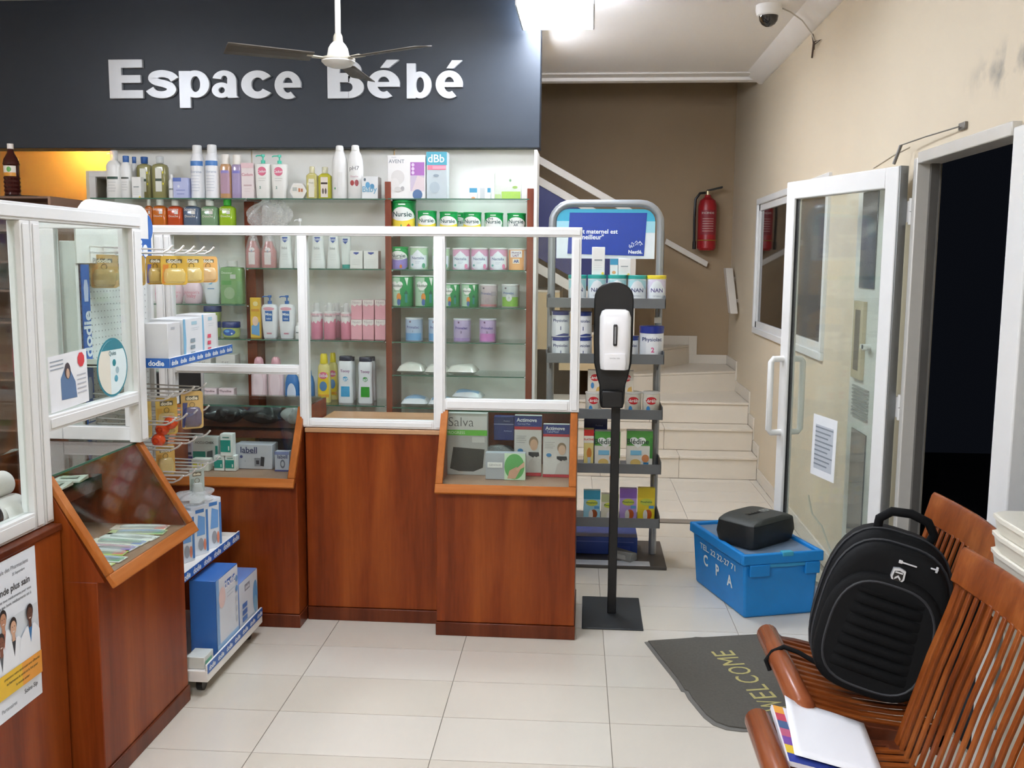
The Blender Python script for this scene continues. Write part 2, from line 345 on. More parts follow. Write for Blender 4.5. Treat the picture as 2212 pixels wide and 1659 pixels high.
# white service cabinet on the wall behind the open door
t = thing('wall_cabinet', 'white service cabinet with dark window and louvres behind the glass door', 'cabinet', (XR, 4.36, .25))
MB().box(-.05, 0, 0, .44, 0, 1.78, mat('#dedcd6', .5)).build('body', t, bevel=.005)
MB().box(-.056, -.05, .10, .34, 1.28, 1.72, mat('#23261f', .06, spec=.8)).build('upper_window', t, bevel=.002)
MB().box(-.056, -.05, .10, .34, .10, .62, mat('#2b302c', .06, spec=.8)).build('lower_window', t, bevel=.002)
MB().box(-.068, -.05, .20, .36, .86, 1.22, mat('#c9b896', .5)).box(-.07, -.068, .24, .32, .90, 1.18, mat('#6f6350', .5)).build('key_box', t, bevel=.003)
MB().cyl((-.05, .12, 1.02), (-.085, .12, 1.02), .014, WHITE).box(-.085, -.075, .08, .16, 1.012, 1.03, WHITE).build('latch', t)
for i in range(9): MB().box(-.058, -.05, .10, .36, .68+i*.017, .688+i*.017, mat('#9b9b95', .5)).build('louvre', t)
# ---------------- the stairs
t = struct(bpy.data.objects.new('stairs', None), 'cream tiled stairs rising to a turn in the stairwell'); COL.objects.link(t)
ST = mat('#dfd5c5', .3, 0, .04, 3); RS = .176
def tread(poly, z, nm='tread'): MB().prism(poly, ST, z-.02, z, 'z').build(nm, t, bevel=.003)
def riserbox(x0, x1, y, z0, z1): MB().box(x0, x1, y, y+.015, z0, z1, ST).build('riser', t, bevel=.002)
xs = [-.3, .12, .72, XR-.012]
for i, y in enumerate((7.42, 7.665, 7.91)):
    for k in range(3):
        o = .1*i
        a, b = xs[k]-(o if 0 < k else 0), xs[k+1]-(o if k < 2 else 0)
        riserbox(a+.001, b-.001, y, i*RS+.001, (i+1)*RS-.021)
        y2 = (7.665, 7.91, 8.2)[i]
        if i < 2: tread([(a+.001, y-.012), (b-.001, y-.012), (b-.001, y2-.002), (a+.001, y2-.002)], (i+1)*RS)
PV = (.30, 8.22); xw = XR-.012; yb = 9.25
def core(poly, z): MB().prism(poly, ST, 0, z-.021, 'z').build('stair_core', t)
core([(-.3, 7.436), (xw, 7.436), (xw, 7.68), (-.3, 7.68)], RS); core([(-.3, 7.68), (xw, 7.68), (xw, 7.925), (-.3, 7.925)], 2*RS)
W1 = [(-.3, 7.90), (xw, 7.90), (xw, 8.66), PV, (-.3, PV[1])]; tread(W1, 3*RS); core([(-.3, 7.926), (xw, 7.926), (xw, 8.66), PV, (-.3, 8.22)], 3*RS)
W2 = [PV, (xw, 8.655), (xw, yb), (.96, yb)]; tread(W2, 4*RS); core(W2, 4*RS)
W3 = [PV, (.965, yb), (.30, yb)]; tread(W3, 5*RS); core(W3, 5*RS)
x = .305; z = 6*RS
for i in range(8):
    P = [(x-.27, 8.22), (x, 8.22), (x, yb), (x-.27, yb)]
    tread(P, z)
    MB().prism([(x-.27, 0 if i == 0 else z-.5), (x, 0 if i == 0 else z-.5), (x, z-.02), (x-.27, z-.02)], mat('#cdb58c', .7), 8.22, yb).build('stair_core', t)
    x -= .27; z += RS
# stepped skirting on stairwell walls
def sk(pts): 
    for a in pts: MB().box(*a, SK).build('skirting_tile', t, bevel=.002)
sk([(XR-.012, XR, 7.41, 7.66, RS, RS+.09), (XR-.012, XR, 7.41, 7.43, .09, RS), (XR-.012, XR, 7.66, 7.68, RS+.09, 2*RS), (XR-.012, XR, 7.66, 7.91, 2*RS, 2*RS+.09), (XR-.012, XR, 7.90, 7.92, 2*RS+.09, 3*RS), (XR-.012, XR, 7.9, 8.66, 3*RS, 3*RS+.09), (XR-.012, XR, 8.65, 8.67, 3*RS+.09, 4*RS), (XR-.012, XR, 8.65, 9.25, 4*RS, 4*RS+.085),
    (.96, XR-.012, 9.238, 9.25, 4*RS, 4*RS+.085), (.95, 1.03, 9.238, 9.25, 4*RS+.085, 5*RS+.085), (.38, .95, 9.238, 9.25, 5*RS, 5*RS+.085)])
# balustrade of the upper flight
WBAR = mat('#d9d2c8', .45, 0, .03)
t2 = thing('balustrade', 'white sloping balustrade of the upper stair flight with dark blue banner', 'railing', (0, 8.16, 0))
sl = (2.149-2.508)/(.219+.425)
def bar(nm, xa, za, xb, th, y0, y1, m): MB().prism([(xa, za-th), (xb, za+sl*(xb-xa)-th), (xb, za+sl*(xb-xa)), (xa, za)], m, y0, y1).build(nm, t2, bevel=.003)
bar('handrail', -1.5, 2.508-sl*1.075, .42, .065, -.03, .03, WBAR)
bar('mid_rail', -1.5, 2.343-sl*1.077, .36, .07, -.02, .02, WBAR)
bar('stringer', -1.5, 1.625-sl*1.10, .32, .085, -.02, .03, WBAR)
bar('banner', -1.48, 2.268-sl*1.077, .30, .60, -.008, -.002, mat('#252a63', .5, 0, .15, 3))
MB().box(.33, .39, -.03, .03, .90, 2.06, WBAR).build('newel_post', t2, bevel=.004)
t3 = thing('handrail', 'short sloping white handrail on the taupe back wall', 'railing', (0, 9.25, 0))
MB().prism([(.70, 1.818), (1.09, 1.606), (1.105, 1.655), (.715, 1.866)], WBAR, -.07, -.03).build('rail', t3, bevel=.004)
MB().box(.80, .82, -.03, 0, 1.76, 1.79, WBAR).box(1.02, 1.04, -.03, 0, 1.64, 1.67, WBAR).build('bracket', t3)
t3 = thing('handrail', 'short sloping white handrail on the right wall below the window side', 'railing', (XR, 0, 0))
MB().prism([(8.98, 1.60), (9.12, 1.60), (8.72, 1.21), (8.58, 1.21)], WBAR, -.085, -.02, 'x').build('rail', t3, bevel=.004)
MB().box(-.02, 0, 8.74, 8.77, 1.30, 1.33, WBAR).box(-.02, 0, 8.95, 8.98, 1.49, 1.52, WBAR).build('bracket', t3)
# ---------------- ceiling lamps
for i, (x, y, w, l) in enumerate(LAMPS):
    t = thing('ceiling_lamp', ['bright rectangular ceiling lamp at the right end of the dark sign', 'square ceiling lamp over the left counters, out of view', 'square ceiling lamp behind the viewer, out of view', 'square ceiling lamp over the staff area on the far left, out of view', 'square ceiling lamp behind the viewer on the left, out of view', 'ceiling lamp of the stair lobby hidden behind the sign'][i], 'lamp', (x, y, ZC if i != 5 else 3.02), 0, 'ceiling lamps')  # added lamps have no visible source; the hidden one brightens the stairs
    zb = -.212 if i == 0 else -.10
    MB().box(-w/2-.012, w/2+.012, -l/2-.012, l/2+.012, -.03, 0, ALU).build('housing', t, bevel=.003)
    for sx in ((-1, 1) if i == 0 else ()): MB().box(min(sx*w/2, sx*(w/2+.01)), max(sx*w/2, sx*(w/2+.01)), -l/2-.012, l/2+.012, zb-.006, -.03, mat('#c9cacb', .4)).build('end_cap', t, bevel=.003)
    MB().box(-w/2, w/2, -l/2, l/2, zb-.006, -.032, emit('#ecf3ff', LAMP_POWER[i])).build('diffuser', t)
# warm spot in the room beyond the sign
t = thing('spot_lamp', 'small warm recessed spotlight lighting the orange wall', 'lamp', (-3.72, 7.08, 2.56))
MB().loft([(0, .045, .045), (.06, .05, .05)], ALU).build('housing', t)
MB().loft([(-.05, .010, .010), (-.045, .024, .024), (-.025, .032, .032), (0, .030, .030)], emit('#ffc872', 300)).build('bulb', t)
MB().cyl((0, 0, .06), (0, 0, .46), .008, ALU).build('stem', t)
struct(MB().box(-5.0, -.36, 5.75, 7.3, 3.02, 3.10, CEIL).build('ceiling_2'), 'lower ceiling of the room beyond the sign')
# ---------------- CCTV dome and its cable
t = thing('security_camera', 'white dome security camera with dark glass bubble on the ceiling', 'camera', (1.0, 5.87, ZC))
MB().loft([(0, .074, .074), (-.03, .074, .074), (-.055, .066, .066), (-.06, .058, .058)], WHITE, n=28).build('base', t)
MB().loft([(-.06, .055, .055), (-.085, .050, .050), (-.105, .036, .036), (-.116, .016, .016), (-.118, .004, .004)], mat('#151416', .06, spec=.8), n=24).build('dome', t)
tag(MB().tube([(1.07, 5.87, ZC-.015), (1.14, 5.95, ZC-.02), (1.22, 6.02, ZC-.05), (1.29, 6.08, ZC-.11), (1.312, 6.10, ZC-.15)], .004, mat('#bdb6aa', .6), 6).build('camera_cable'), 'thin white cable from the dome camera to the wall', 'cable')
t = thing('cable_clip', 'dark frayed cable ends poking from the wall beside the dome camera', 'cable', (XR, 6.1, 2.94))
DK = mat('#4a3a30', .7)
MB().tube([(-.01, .05, .06), (-.012, 0, 0), (-.012, .03, -.08)], .006, DK, 6).build('tape', t)
MB().tube([(-.012, 0, -.02), (-.03, -.10, -.015), (-.01, -.18, -.02), (-.03, -.10, -.03), (-.012, -.02, -.04)], .004, DK, 6).build('loop', t)
# ---------------- fire extinguisher
t = thing('fire_extinguisher', 'red fire extinguisher with black hose on the taupe stairwell wall', 'extinguisher', (1.075, 9.14, 1.76))
RED = mat('#a01d24', .3, 0, .05)
MB().loft([(0, .07, .07), (.02, .085, .085), (.40, .085, .085), (.45, .07, .07), (.48, .03, .03), (.50, .025, .025)], RED, n=24).build('cylinder', t)
MB().cyl((0, 0, .50), (0, 0, .535), .022, mat('#b8a888', .3, .8)).build('valve', t)
MB().hexa([(-.01, -.02, .53), (.13, -.02, .56), (-.01, .02, .53), (.13, .02, .56), (-.01, -.02, .545), (.13, -.02, .58), (-.01, .02, .545), (.13, .02, .58)], BLACK).build('lever', t, bevel=.003)
MB().tube([(-.02, 0, .52), (-.07, 0, .515), (-.11, 0, .46), (-.115, 0, .3), (-.11, 0, .08)], .012, BLACK, 8).cyl((-.11, 0, .08), (-.11, 0, .01), .016, BLACK).build('hose', t)
g = lambda x, z: (x, -math.sqrt(max(0, .0866**2-x*x)), z)
lb = MB().fn(lambda u, v: g((u-.5)*.13, .14+v*.22), 10, 1, mat('#8d2730', .5)); lb.text('INCENDIE', mat('#d9cfc8', .5), lambda x, y: g(x, y+.0) if 1 else 0, w=.11, c=(0, .335))
for i in range(6): lb.fn(lambda u, v, i=i: (lambda p: (p[0], p[1]-.0006, p[2]))(g((u-.5)*.10, .17+i*.022+v*.006)), 8, 1, mat('#c49a95', .6))
lb.build('printed_label', t)
MB().tube([(.088*math.cos(a), .088*math.sin(a), .09) for a in [2*math.pi*i/20 for i in range(20)]], .005, mat('#b08a3a', .4, .5), 6, close=True).build('band', t)
MB().box(-.03, .03, .08, .105, .15, .40, BLACK).build('wall_bracket', t)

# ================================================================ sign board with letters
SL = mat('#1b242f', .42, 0, .10, 5, .02, stretch=(.15, 1, 6), key='slate')
t = thing('sign_board', 'long dark slate shop sign with raised pale letters above the shelves', 'sign', (0, 5.56, 0))
MB().box(-5.0, -.283, 0, .16, 2.272, ZC-.002, SL).build('board', t, bevel=.003)
LET = mat('#d3d5d8', .3, .15, .03, 6)
def arc(cx, cy, ro, ri, a0, a1, n=None):
    n = n or max(6, int(abs(a1-a0)/9)); out = []
    for k in range(n):
        p, q = R(a0+(a1-a0)*k/n), R(a0+(a1-a0)*(k+1)/n)
        out.append([(cx+r[0]*math.cos(a), cy+r[1]*math.sin(a)) for r, a in ((ro, p), (ro, q), (ri, q), (ri, p))])
    return out
def rct(x0, y0, x1, y1): return [[(x0, y0), (x1, y0), (x1, y1), (x0, y1)]]
def ribbon(pts, hw):
    out = []; L_ = []
    for k, p in enumerate(pts):
        a, b = pts[max(0, k-1)], pts[min(len(pts)-1, k+1)]; d_ = Vector((b[0]-a[0], b[1]-a[1])).normalized()
        L_.append(((p[0]-d_.y*hw*1.25, p[1]+d_.x*hw), (p[0]+d_.y*hw*1.25, p[1]-d_.x*hw)))
    return [[L_[k][0], L_[k+1][0], L_[k+1][1], L_[k][1]] for k in range(len(L_)-1)]
def spl(P, n=4):
    o = []
    for k in range(len(P)-1):
        a, b, c, d_ = P[max(0, k-1)], P[k], P[k+1], P[min(len(P)-1, k+2)]
        for j in range(n):
            t_ = j/n; o.append(tuple(.5*(2*b[i]+(c[i]-a[i])*t_+(2*a[i]-5*b[i]+4*c[i]-d_[i])*t_*t_+(3*b[i]-a[i]-3*c[i]+d_[i])*t_**3) for i in (0, 1)))
    return o+[P[-1]]
_e = lambda: arc(.5, .5, (.5, .5), (.19, .27), 0, 302) + rct(.12, .41, .99, .58)
GL = {'E': rct(0, 0, .37, 1) + rct(.3, .79, 1, 1) + rct(.3, .40, .94, .60) + rct(.3, 0, 1, .21),
      's': ribbon(spl([(.93, .66), (.80, .80), (.52, .87), (.27, .82), (.20, .69), (.32, .58), (.55, .52), (.76, .43), (.81, .29), (.70, .17), (.46, .125), (.21, .19), (.08, .33)]), .125),
      'p': rct(0, 0, .36, .985) + arc(.54, .635, (.46, .365), (.16, .21), -180, 180),
      'a': rct(.60, .0, .95, .68) + rct(.85, 0, 1, .06) + arc(.49, .64, (.46, .36), (.13, .17), 0, 168) + arc(.38, .28, (.38, .28), (.12, .11), 0, 360),
      'c': arc(.52, .5, (.52, .5), (.20, .25), 36, 324), 'e': _e(),
      'B': rct(0, 0, .34, 1) + arc(.55, .745, (.38, .255), (.08, .085), -90, 90) + rct(.3, .83, .56, 1) + rct(.3, .42, .6, .66) + arc(.57, .29, (.43, .29), (.12, .115), -90, 90) + rct(.3, 0, .58, .175),
      'b': rct(0, 0, .36, 1) + arc(.54, .385, (.46, .385), (.16, .22), -180, 180),
      'é': [[(x, y*.735) for x, y in q] for q in _e()] + [[(.40, .79), (.66, .79), (.98, 1.0), (.60, 1.0)]]}
def letter(ch, x0, x1, z0, z1):
    b = MB()
    for k, q in enumerate(GL[ch]): b.prism([(x0+x*(x1-x0), z0+y*(z1-z0)) for x, y in q], LET, -.022-.00012*(k%7)-.00004*(k//7), .002)
    b.build('letter', t, smooth=0)
letter('E', -2.7458, -2.5487, 2.5481, 2.7622)
letter('s', -2.5233, -2.3480, 2.5471, 2.7041)
letter('p', -2.3349, -2.1593, 2.4933, 2.7001)
letter('a', -2.1451, -1.9948, 2.5481, 2.6990)
letter('c', -1.9743, -1.7919, 2.5432, 2.6976)
letter('e', -1.7811, -1.6291, 2.5395, 2.6925)
letter('B', -1.4778, -1.2706, 2.5423, 2.7512)
letter('é', -1.2514, -1.0663, 2.5412, 2.7497)
letter('b', -1.0279, -0.8886, 2.5402, 2.7294)
letter('é', -0.8650, -0.7130, 2.5394, 2.7443)
# ================================================================ wall shelving: posts, back panels, glass shelves
BACKW = mat('#eeede6', .45, 0, .02, 3)
t = thing('wall_shelving', 'wall of three glass-shelved bays with wooden posts under the sign', 'shelving', (0, 0, 0))
for a, b in ((-2.795, -1.962), (-1.956, -1.125), (-1.119, -.30)): MB().box(a, b, 5.64, 5.66, .3, 2.272, BACKW).build('back_panel', t, bevel=.002)
MB().box(-.30, -.283, 5.34, 5.56, .0, 2.236, mat('#e4e2dc', .45)).build('end_panel', t, bevel=.002)
MB().box(-2.81, -2.795, 5.36, 5.66, .0, 1.97, mat('#d8d4ca', .45)).build('end_panel', t, bevel=.002)
for a, b, z, y0 in ((-1.965, -1.905, 1.968, 5.505), (-1.122, -1.088, 2.07, 5.37), (-.338, -.302, 2.035, 5.37)): MB().box(a, b, y0, 5.64, 0, z, POST).build('post', t, bevel=.003)
MB().box(-2.80, -.30, 5.38, 5.64, 0, .30, WOODD).build('plinth', t, bevel=.003)
SHZ = [[1.976, 1.79, 1.389, 1.195, 1.003, .83], [1.976, 1.593, 1.195, .83], [1.978, 1.781, 1.593, 1.387, 1.193, 1.007, .824]]
BX = [(-2.79, -1.912), (-1.908, -1.125), (-1.085, -.342)]
for k in range(3):
    for z in SHZ[k]:
        x0, x1 = BX[k]
        if z > 1.9: x0, x1 = [(-2.79, -1.895), (-1.891, -1.108), (-1.103, -.322)][k]
        MB().box(x0+.002, x1-.002, 5.345, 5.636, z-.006, z, SHELFGLASS).box(x0+.002, x1-.002, 5.342, 5.345, z-.006, z, EDGE).build('glass_shelf', t)
for k in range(3):
    for z in SHZ[k]:
        for x in BX[k]:
            MB().cyl((x-.004, 5.38, z-.010), (x+.004, 5.38, z-.010), .004, ALUD, n=8).build('shelf_stud', t)
# ================================================================ counters
def display_counter(label, loc, rz, W, shelf=None, depth=.5):
    t = thing('display_counter', label, 'counter', loc, rz)
    ZF = .665; ZT = .975; LY = -.035; TY = .155
    MB().box(0, W, 0, depth, .062, ZF, WOOD).build('body', t, bevel=.003)
    MB().box(-.004, W+.004, -.006, depth, 0, .06, WOODD).build('plinth', t, bevel=.003)
    for x in (0, W-.018): MB().prism([(LY+.012, ZF), (depth, ZF), (depth, ZT), (TY, ZT)], WOOD, x, x+.018, 'x').build('side_panel', t, bevel=.001)
    MB().box(.018, W-.018, depth-.018, depth, ZF, ZT, WOODD).build('back_panel', t)
    MB().box(.018, W-.018, LY+.02, depth-.018, ZF, ZF+.012, mat('#9a7a64', .45)).build('case_floor', t)
    sy, sz = TY-LY, ZT-ZF
    nrm = Vector((0, -sz, sy)).normalized()
    def slab(x0, x1, a, b, th, m, nm, off=0., bev=.003):
        P = lambda x, s, o: (x, LY+sy*s+nrm.y*o, ZF+sz*s+nrm.z*o)
        MB().hexa([P(x0, a, off), P(x1, a, off), P(x0, b, off), P(x1, b, off), P(x0, a, off+th), P(x1, a, off+th), P(x0, b, off+th), P(x1, b, off+th)], m).build(nm, t, bevel=bev)
    slab(0, W, -.06, .055, .018, LIP, 'lip_rail'); slab(0, .032, .055, 1.0, .018, LIPV, 'lip_stile'); slab(W-.032, W, .055, 1.0, .018, LIPV, 'lip_stile')
    slab(.030, W-.030, .05, 1.0, .005, GLASS, 'slanted_glass', .006, 0)
    MB().box(.0, W, TY, depth, ZT, ZT+.007, SHELFGLASS).box(0, W, TY-.003, TY, ZT, ZT+.007, EDGE).build('top_glass', t)
    if shelf: MB().box(.018, W-.018, shelf[0], depth-.018, shelf[1]-.015, shelf[1], WOODD).box(.018, W-.018, shelf[0], shelf[0]+.012, shelf[1]-.05, shelf[1], WOODD).build('inner_shelf', t)
    return t
display_counter('wooden display counter nearest the sanitizer stand, slanted glass front with medical support boxes', (-.640, 4.100, 0), 0, .605)
display_counter('wooden corner display counter with slanted glass front, holding glucose meter boxes', (-1.865, 4.122, 0), 0, .602, (.27, .86))
display_counter('left wooden display counter at right angles, slanted glass over toothbrush packs', (-1.462, 2.742, 0), math.pi/2, .628, (.29, .86))
t = thing('plain_counter', 'plain wooden counter between the two frontal display counters', 'counter', (-1.255, 4.232, 0))
MB().box(0, .612, 0, .5, .062, .872, WOOD).build('body', t, bevel=.003)
MB().box(0, .612, -.006, .5, 0, .06, WOODD).build('plinth', t, bevel=.003)
MB().box(0, .612, -.008, .5, .872, .892, wood('#a8805e', '#b98f6a', '#c79f7b', axis=0)).build('worktop', t, bevel=.003)
t = thing('plain_counter', 'plain wooden counter at far left carrying the pharmacist poster', 'counter', (-1.56, 1.3, 0), math.pi/2)
MB().box(0, 1.425, 0, .5, .062, .832, WOOD).build('body', t, bevel=.003)
MB().box(0, 1.425, -.006, .5, 0, .06, WOODD).build('plinth', t, bevel=.003)
MB().box(0, 1.425, -.006, .5, .832, .852, WOODD).build('worktop', t, bevel=.003)
# ================================================================ glazed screens on the counters
t = thing('counter_screen', 'white aluminium framed glass screen standing on the frontal counters', 'screen', (0, 4.255, 0))
def fb(x0, x1, z0, z1, nm='frame_bar', y0=-.02, y1=.02): MB().box(x0, x1, y0, y1, z0, z1, ALU).box(x0+.008, x1-.008, y0-.004, y0, z0+.008, z1-.008, ALU).build(nm, t, bevel=.003)
fb(-1.94, -.028, 1.745, 1.787, 'top_rail')
fb(-1.925, -1.885, .985, 1.745, 'post'); fb(-1.882, -1.85, .985, 1.745, 'post'); fb(-1.278, -1.236, .895, 1.745, 'post'); fb(-.673, -.622, .895, 1.745, 'post'); fb(-.072, -.030, .985, 1.745, 'post')
fb(-1.85, -1.278, 1.130, 1.172, 'rail'); fb(-1.236, -.673, .895, .932, 'rail'); fb(-.622, -.072, .985, 1.034, 'rail')
for x0, x1, z0 in ((-1.85, -1.278, 1.172), (-1.236, -.673, .932), (-.622, -.072, 1.034)): MB().box(x0, x1, -.003, .003, z0, 1.745, GLASS).build('pane', t)
MB().box(-.054, -.048, .02, .33, .99, 1.745, GLASS).build('return_pane', t); MB().box(-.066, -.036, .02, .35, 1.745, 1.785, ALU).build('return_rail', t, bevel=.003); MB().box(-.066, -.036, .33, .35, .985, 1.745, ALU).build('return_post', t, bevel=.003)
t = thing('counter_screen', 'white aluminium framed glass screen on the left counters beside the dummy display', 'screen', (-1.605, 0, 0))
t['label'] = 'white aluminium framed glass screen on the left counters, with taped papers'
def fy(y0, y1, z0, z1, nm): MB().box(-.02, .02, y0, y1, z0, z1, ALU).box(.02, .024, y0+.008, y1-.008, z0+.008, z1-.008, ALU).build(nm, t, bevel=.003)
fy(1.3, 3.385, 1.742, 1.792, 'top_rail'); fy(2.692, 2.738, .854, 1.742, 'post'); fy(2.640, 2.688, .854, 1.742, 'post'); fy(3.32, 3.385, .985, 1.742, 'post')
fy(1.3, 2.64, .854, .905, 'rail'); fy(2.738, 3.32, 1.125, 1.170, 'rail')
MB().box(-.003, .003, 1.3, 2.64, .905, 1.742, GLASS).build('pane', t); MB().box(-.003, .003, 2.738, 3.32, 1.17, 1.742, GLASS).build('pane', t)
for a, b, z0, z1, nm in ((-.35, -.285, .985, 1.742, 'return_post'), (-.285, -.02, .985, 1.035, 'return_rail'), (-.35, -.02, 1.742, 1.785, 'return_rail'), (-.05, -.02, 1.035, 1.742, 'return_post')):
    MB().box(a, b, 3.35, 3.385, z0, z1, ALU).build(nm, t, bevel=.003)
MB().box(-.285, -.05, 3.365, 3.371, 1.035, 1.742, GLASS).build('return_pane', t)
# ---- papers taped on the left screen
XF = -1.605+.0045
def gx_(x, z): return (0, x, z)
b = MB().box(-.0005, .0005, -.112, .112, -.085, .085, mat('#e9eaec', .6))
Pg = lambda x, z: (.0012, x, z)
b.add([Pg(*q) for q in [(-.05, -.055), (.04, -.06), (.035, -.01), (.0, .045), (-.02, .045), (-.05, .01)]], [(0, 1, 2, 3, 4, 5)], '#5f7a9f')
b.add([(.0016, .005*0-.008+.018*math.cos(a), .03+.026*math.sin(a)) for a in [i*.5236 for i in range(12)]], [tuple(range(12))], '#4c4248')
b.add([(.0020, -.008+.010*math.cos(a), .022+.016*math.sin(a)) for a in [i*.5236 for i in range(12)]], [tuple(range(12))], '#c9a892')
b.add([(.0018, .075+.022*math.cos(a), .055+.024*math.sin(a)) for a in [math.pi/8+i*math.pi/4 for i in range(8)]], [tuple(range(8))], '#d6404a')
for i in range(5): b.add([(.0015, .045, .01-i*.014), (.0015, .10, .01-i*.014), (.0015, .10, .006-i*.014), (.0015, .045, .006-i*.014)], [(0, 1, 2, 3)], '#b9bcc4')
for i in range(3): b.add([(.0015, -.105, .07-i*.012), (.0015, -.03, .07-i*.012), (.0015, -.03, .066-i*.012), (.0015, -.105, .066-i*.012)], [(0, 1, 2, 3)], '#9aa3ad')
o = b.build('leaflet', None, (XF, 2.888, 1.262), (R(2), 0, 0), smooth=0); tag(o, 'white leaflet with blue-dressed figure and red octagon on the left glass', 'leaflet')
E1 = [(math.cos(a), math.sin(a)) for a in [2*math.pi*i/36 for i in range(36)]]
b = MB()
b.prism([(.106*c, .10*s) for c, s in E1], '#2f7f8e', -.0005, .0005, 'x'); b.prism([(.099*c, .092*s) for c, s in E1], '#dfeeee', .0006, .0010, 'x')
b.prism([(.099*c, .092*s) for c, s in E1 if s > .62], '#2f7f8e', .0011, .0014, 'x')
b.prism([(.099*c, .092*s) for c, s in E1 if c < -.15], '#e3dfd0', .0011, .0013, 'x')
for q, (yy, zz) in enumerate(((.01, .015), (.03, -.012), (.02, -.04))): b.prism([(yy+.012*c, zz+.012*s) for c, s in E1[::3]], ['#2b8790', '#9fb9c0', '#5aa0b5'][q], .0012, .0015, 'x')
b.text('Quies', '#5b7f86', lambda x, z: (.0016, x, z), w=.05, c=(.0, .047))
o = b.build('oval_sticker', None, (XF, 3.168, 1.272), smooth=0); tag(o, 'oval pale sticker with teal rim on the left glass', 'sticker')
# ---- poster on the far-left counter
b = MB(); PW, PH = .46, .44
b.box(-PW, 0, -.0008, 0, 0, PH, mat('#dfe3ea', .55)); g = lambda x, z: (x, -.0014, z); g2 = lambda x, z: (x, -.0020, z)
def rc(x0, x1, z0, z1, c, gg=g): b.add([gg(x0, z0), gg(x1, z0), gg(x1, z1), gg(x0, z1)], [(0, 1, 2, 3)], c)
rc(-PW+.005, -.004, .13, .275, '#ced4da'); rc(-PW, -.003, .066, .132, '#e0b52c', lambda x, z: (x, -.0060, z)); rc(-.10, -.003, .066, .132, '#e39a3a', lambda x, z: (x, -.0063, z))
b.text('Journée Mondiale des Pharmaciens', '#5a6068', g, w=.235, c=(-.155, .408), bold=0); b.text('25 Septembre', '#6a7078', g, w=.06, c=(-.085, .390))
b.text('Un monde plus sain', '#24282e', g, w=.215, c=(-.142, .352), bold=.02)
b.text('pour sauver tous médicaments pour vous', '#555b63', g, w=.19, c=(-.125, .328)); b.text('accès aux bons médicaments est à', '#555b63', g, w=.17, c=(-.115, .314))
g3 = lambda x, z: (x, -.0067, z)
b.text('proposons votre santé aussi avec efficacité', '#4a3c12', g3, w=.17, c=(-.10, .116)); b.text('et bienvenue la santé et la fois pour', '#4a3c12', g3, w=.15, c=(-.10, .100)); b.text('le monde entier', '#4a3c12', g3, w=.065, c=(-.10, .084))
b.text('Soins-Sip', '#3d4148', g, w=.065, c=(-.055, .040)); b.text('Partenaires', '#8a9098', g, w=.07, c=(-.16, .030))
EL = lambda px, pz, rx, rz, y, c: b.add([(px+rx*c_, y, pz+rz*s_) for c_, s_ in E1[::2]], [tuple(range(18))], c)
for i, (px, pz, sk_, shirt) in enumerate(((-.30, .265, '#c79a80', '#4a5a80'), (-.235, .255, '#a87458', '#a9b4c4'), (-.17, .282, '#b88468', '#a05a4a'), (-.185, .222, '#7a4a38', '#555a60'), (-.128, .247, '#caa086', '#2a2c33'), (-.049, .257, '#5b3a2c', '#2f6fa5'))):
    y0 = -.0018-.0006*i
    b.add([(px-.060, y0, .13), (min(px+.060, -.004), y0, .13), (min(px+.050, -.004), y0, pz-.060), (px+.022, y0, pz-.034), (px-.022, y0, pz-.034), (px-.050, y0, pz-.060)], [(0, 1, 2, 3, 4, 5)], '#e6e9ee')
    b.add([(px-.010, y0-.0001, pz-.034), (px+.010, y0-.0001, pz-.034), (px, y0-.0001, pz-.085)], [(0, 1, 2)], shirt)
    b.add([(px-.007, y0-.0002, pz-.04), (px+.007, y0-.0002, pz-.04), (px+.007, y0-.0002, pz-.01), (px-.007, y0-.0002, pz-.01)], [(0, 1, 2, 3)], sk_)
    EL(px, pz+.006, .0165, .022, y0-.0003, '#1f1816'); EL(px, pz-.003, .0135, .0205, y0-.0004, sk_)
    EL(px-.005, pz+.001, .002, .0014, y0-.0005, '#2a201c'); EL(px+.005, pz+.001, .002, .0014, y0-.0005, '#2a201c'); EL(px, pz-.013, .005, .0018, y0-.0005, '#d9c9c0')
o = b.build('poster', None, (-1.56+.0004, 2.585, .385), (0, 0, math.pi/2), smooth=0); tag(o, 'white pharmacist day poster with people in white coats on the far left counter', 'poster')
# ================================================================ floor-standing milk rack
t = thing('display_rack', 'grey tubular display rack with five trays of infant milk in front of the stairs', 'rack', (0, 0, 0))
GREY = mat('#6f7274', .38, .35, .05, 8); GREYL = mat('#9b9fa2', .3, .5, .04, 8)
arch = [(-.2, 5.36, .02), (-.2, 5.36, 1.80)] + [(-.2+.11-.11*math.cos(a), 5.36, 1.845+.11*math.sin(a)) for a in [i*math.pi/12 for i in range(1, 7)]] + [(.385-.11+.11*math.sin(a), 5.36, 1.845+.11*math.cos(a)) for a in [i*math.pi/12 for i in range(0, 6)]] + [(.385, 5.36, 1.80), (.385, 5.36, .02)]
MB().tube(arch, .021, GREYL, 14).build('frame_tube', t)
MB().box(-.27, .448, 5.12, 5.62, 0, .018, mat('#4a4540', .5)).build('base_plate', t, bevel=.003)
RZ = [1.440, 1.148, .853, .560, .265]
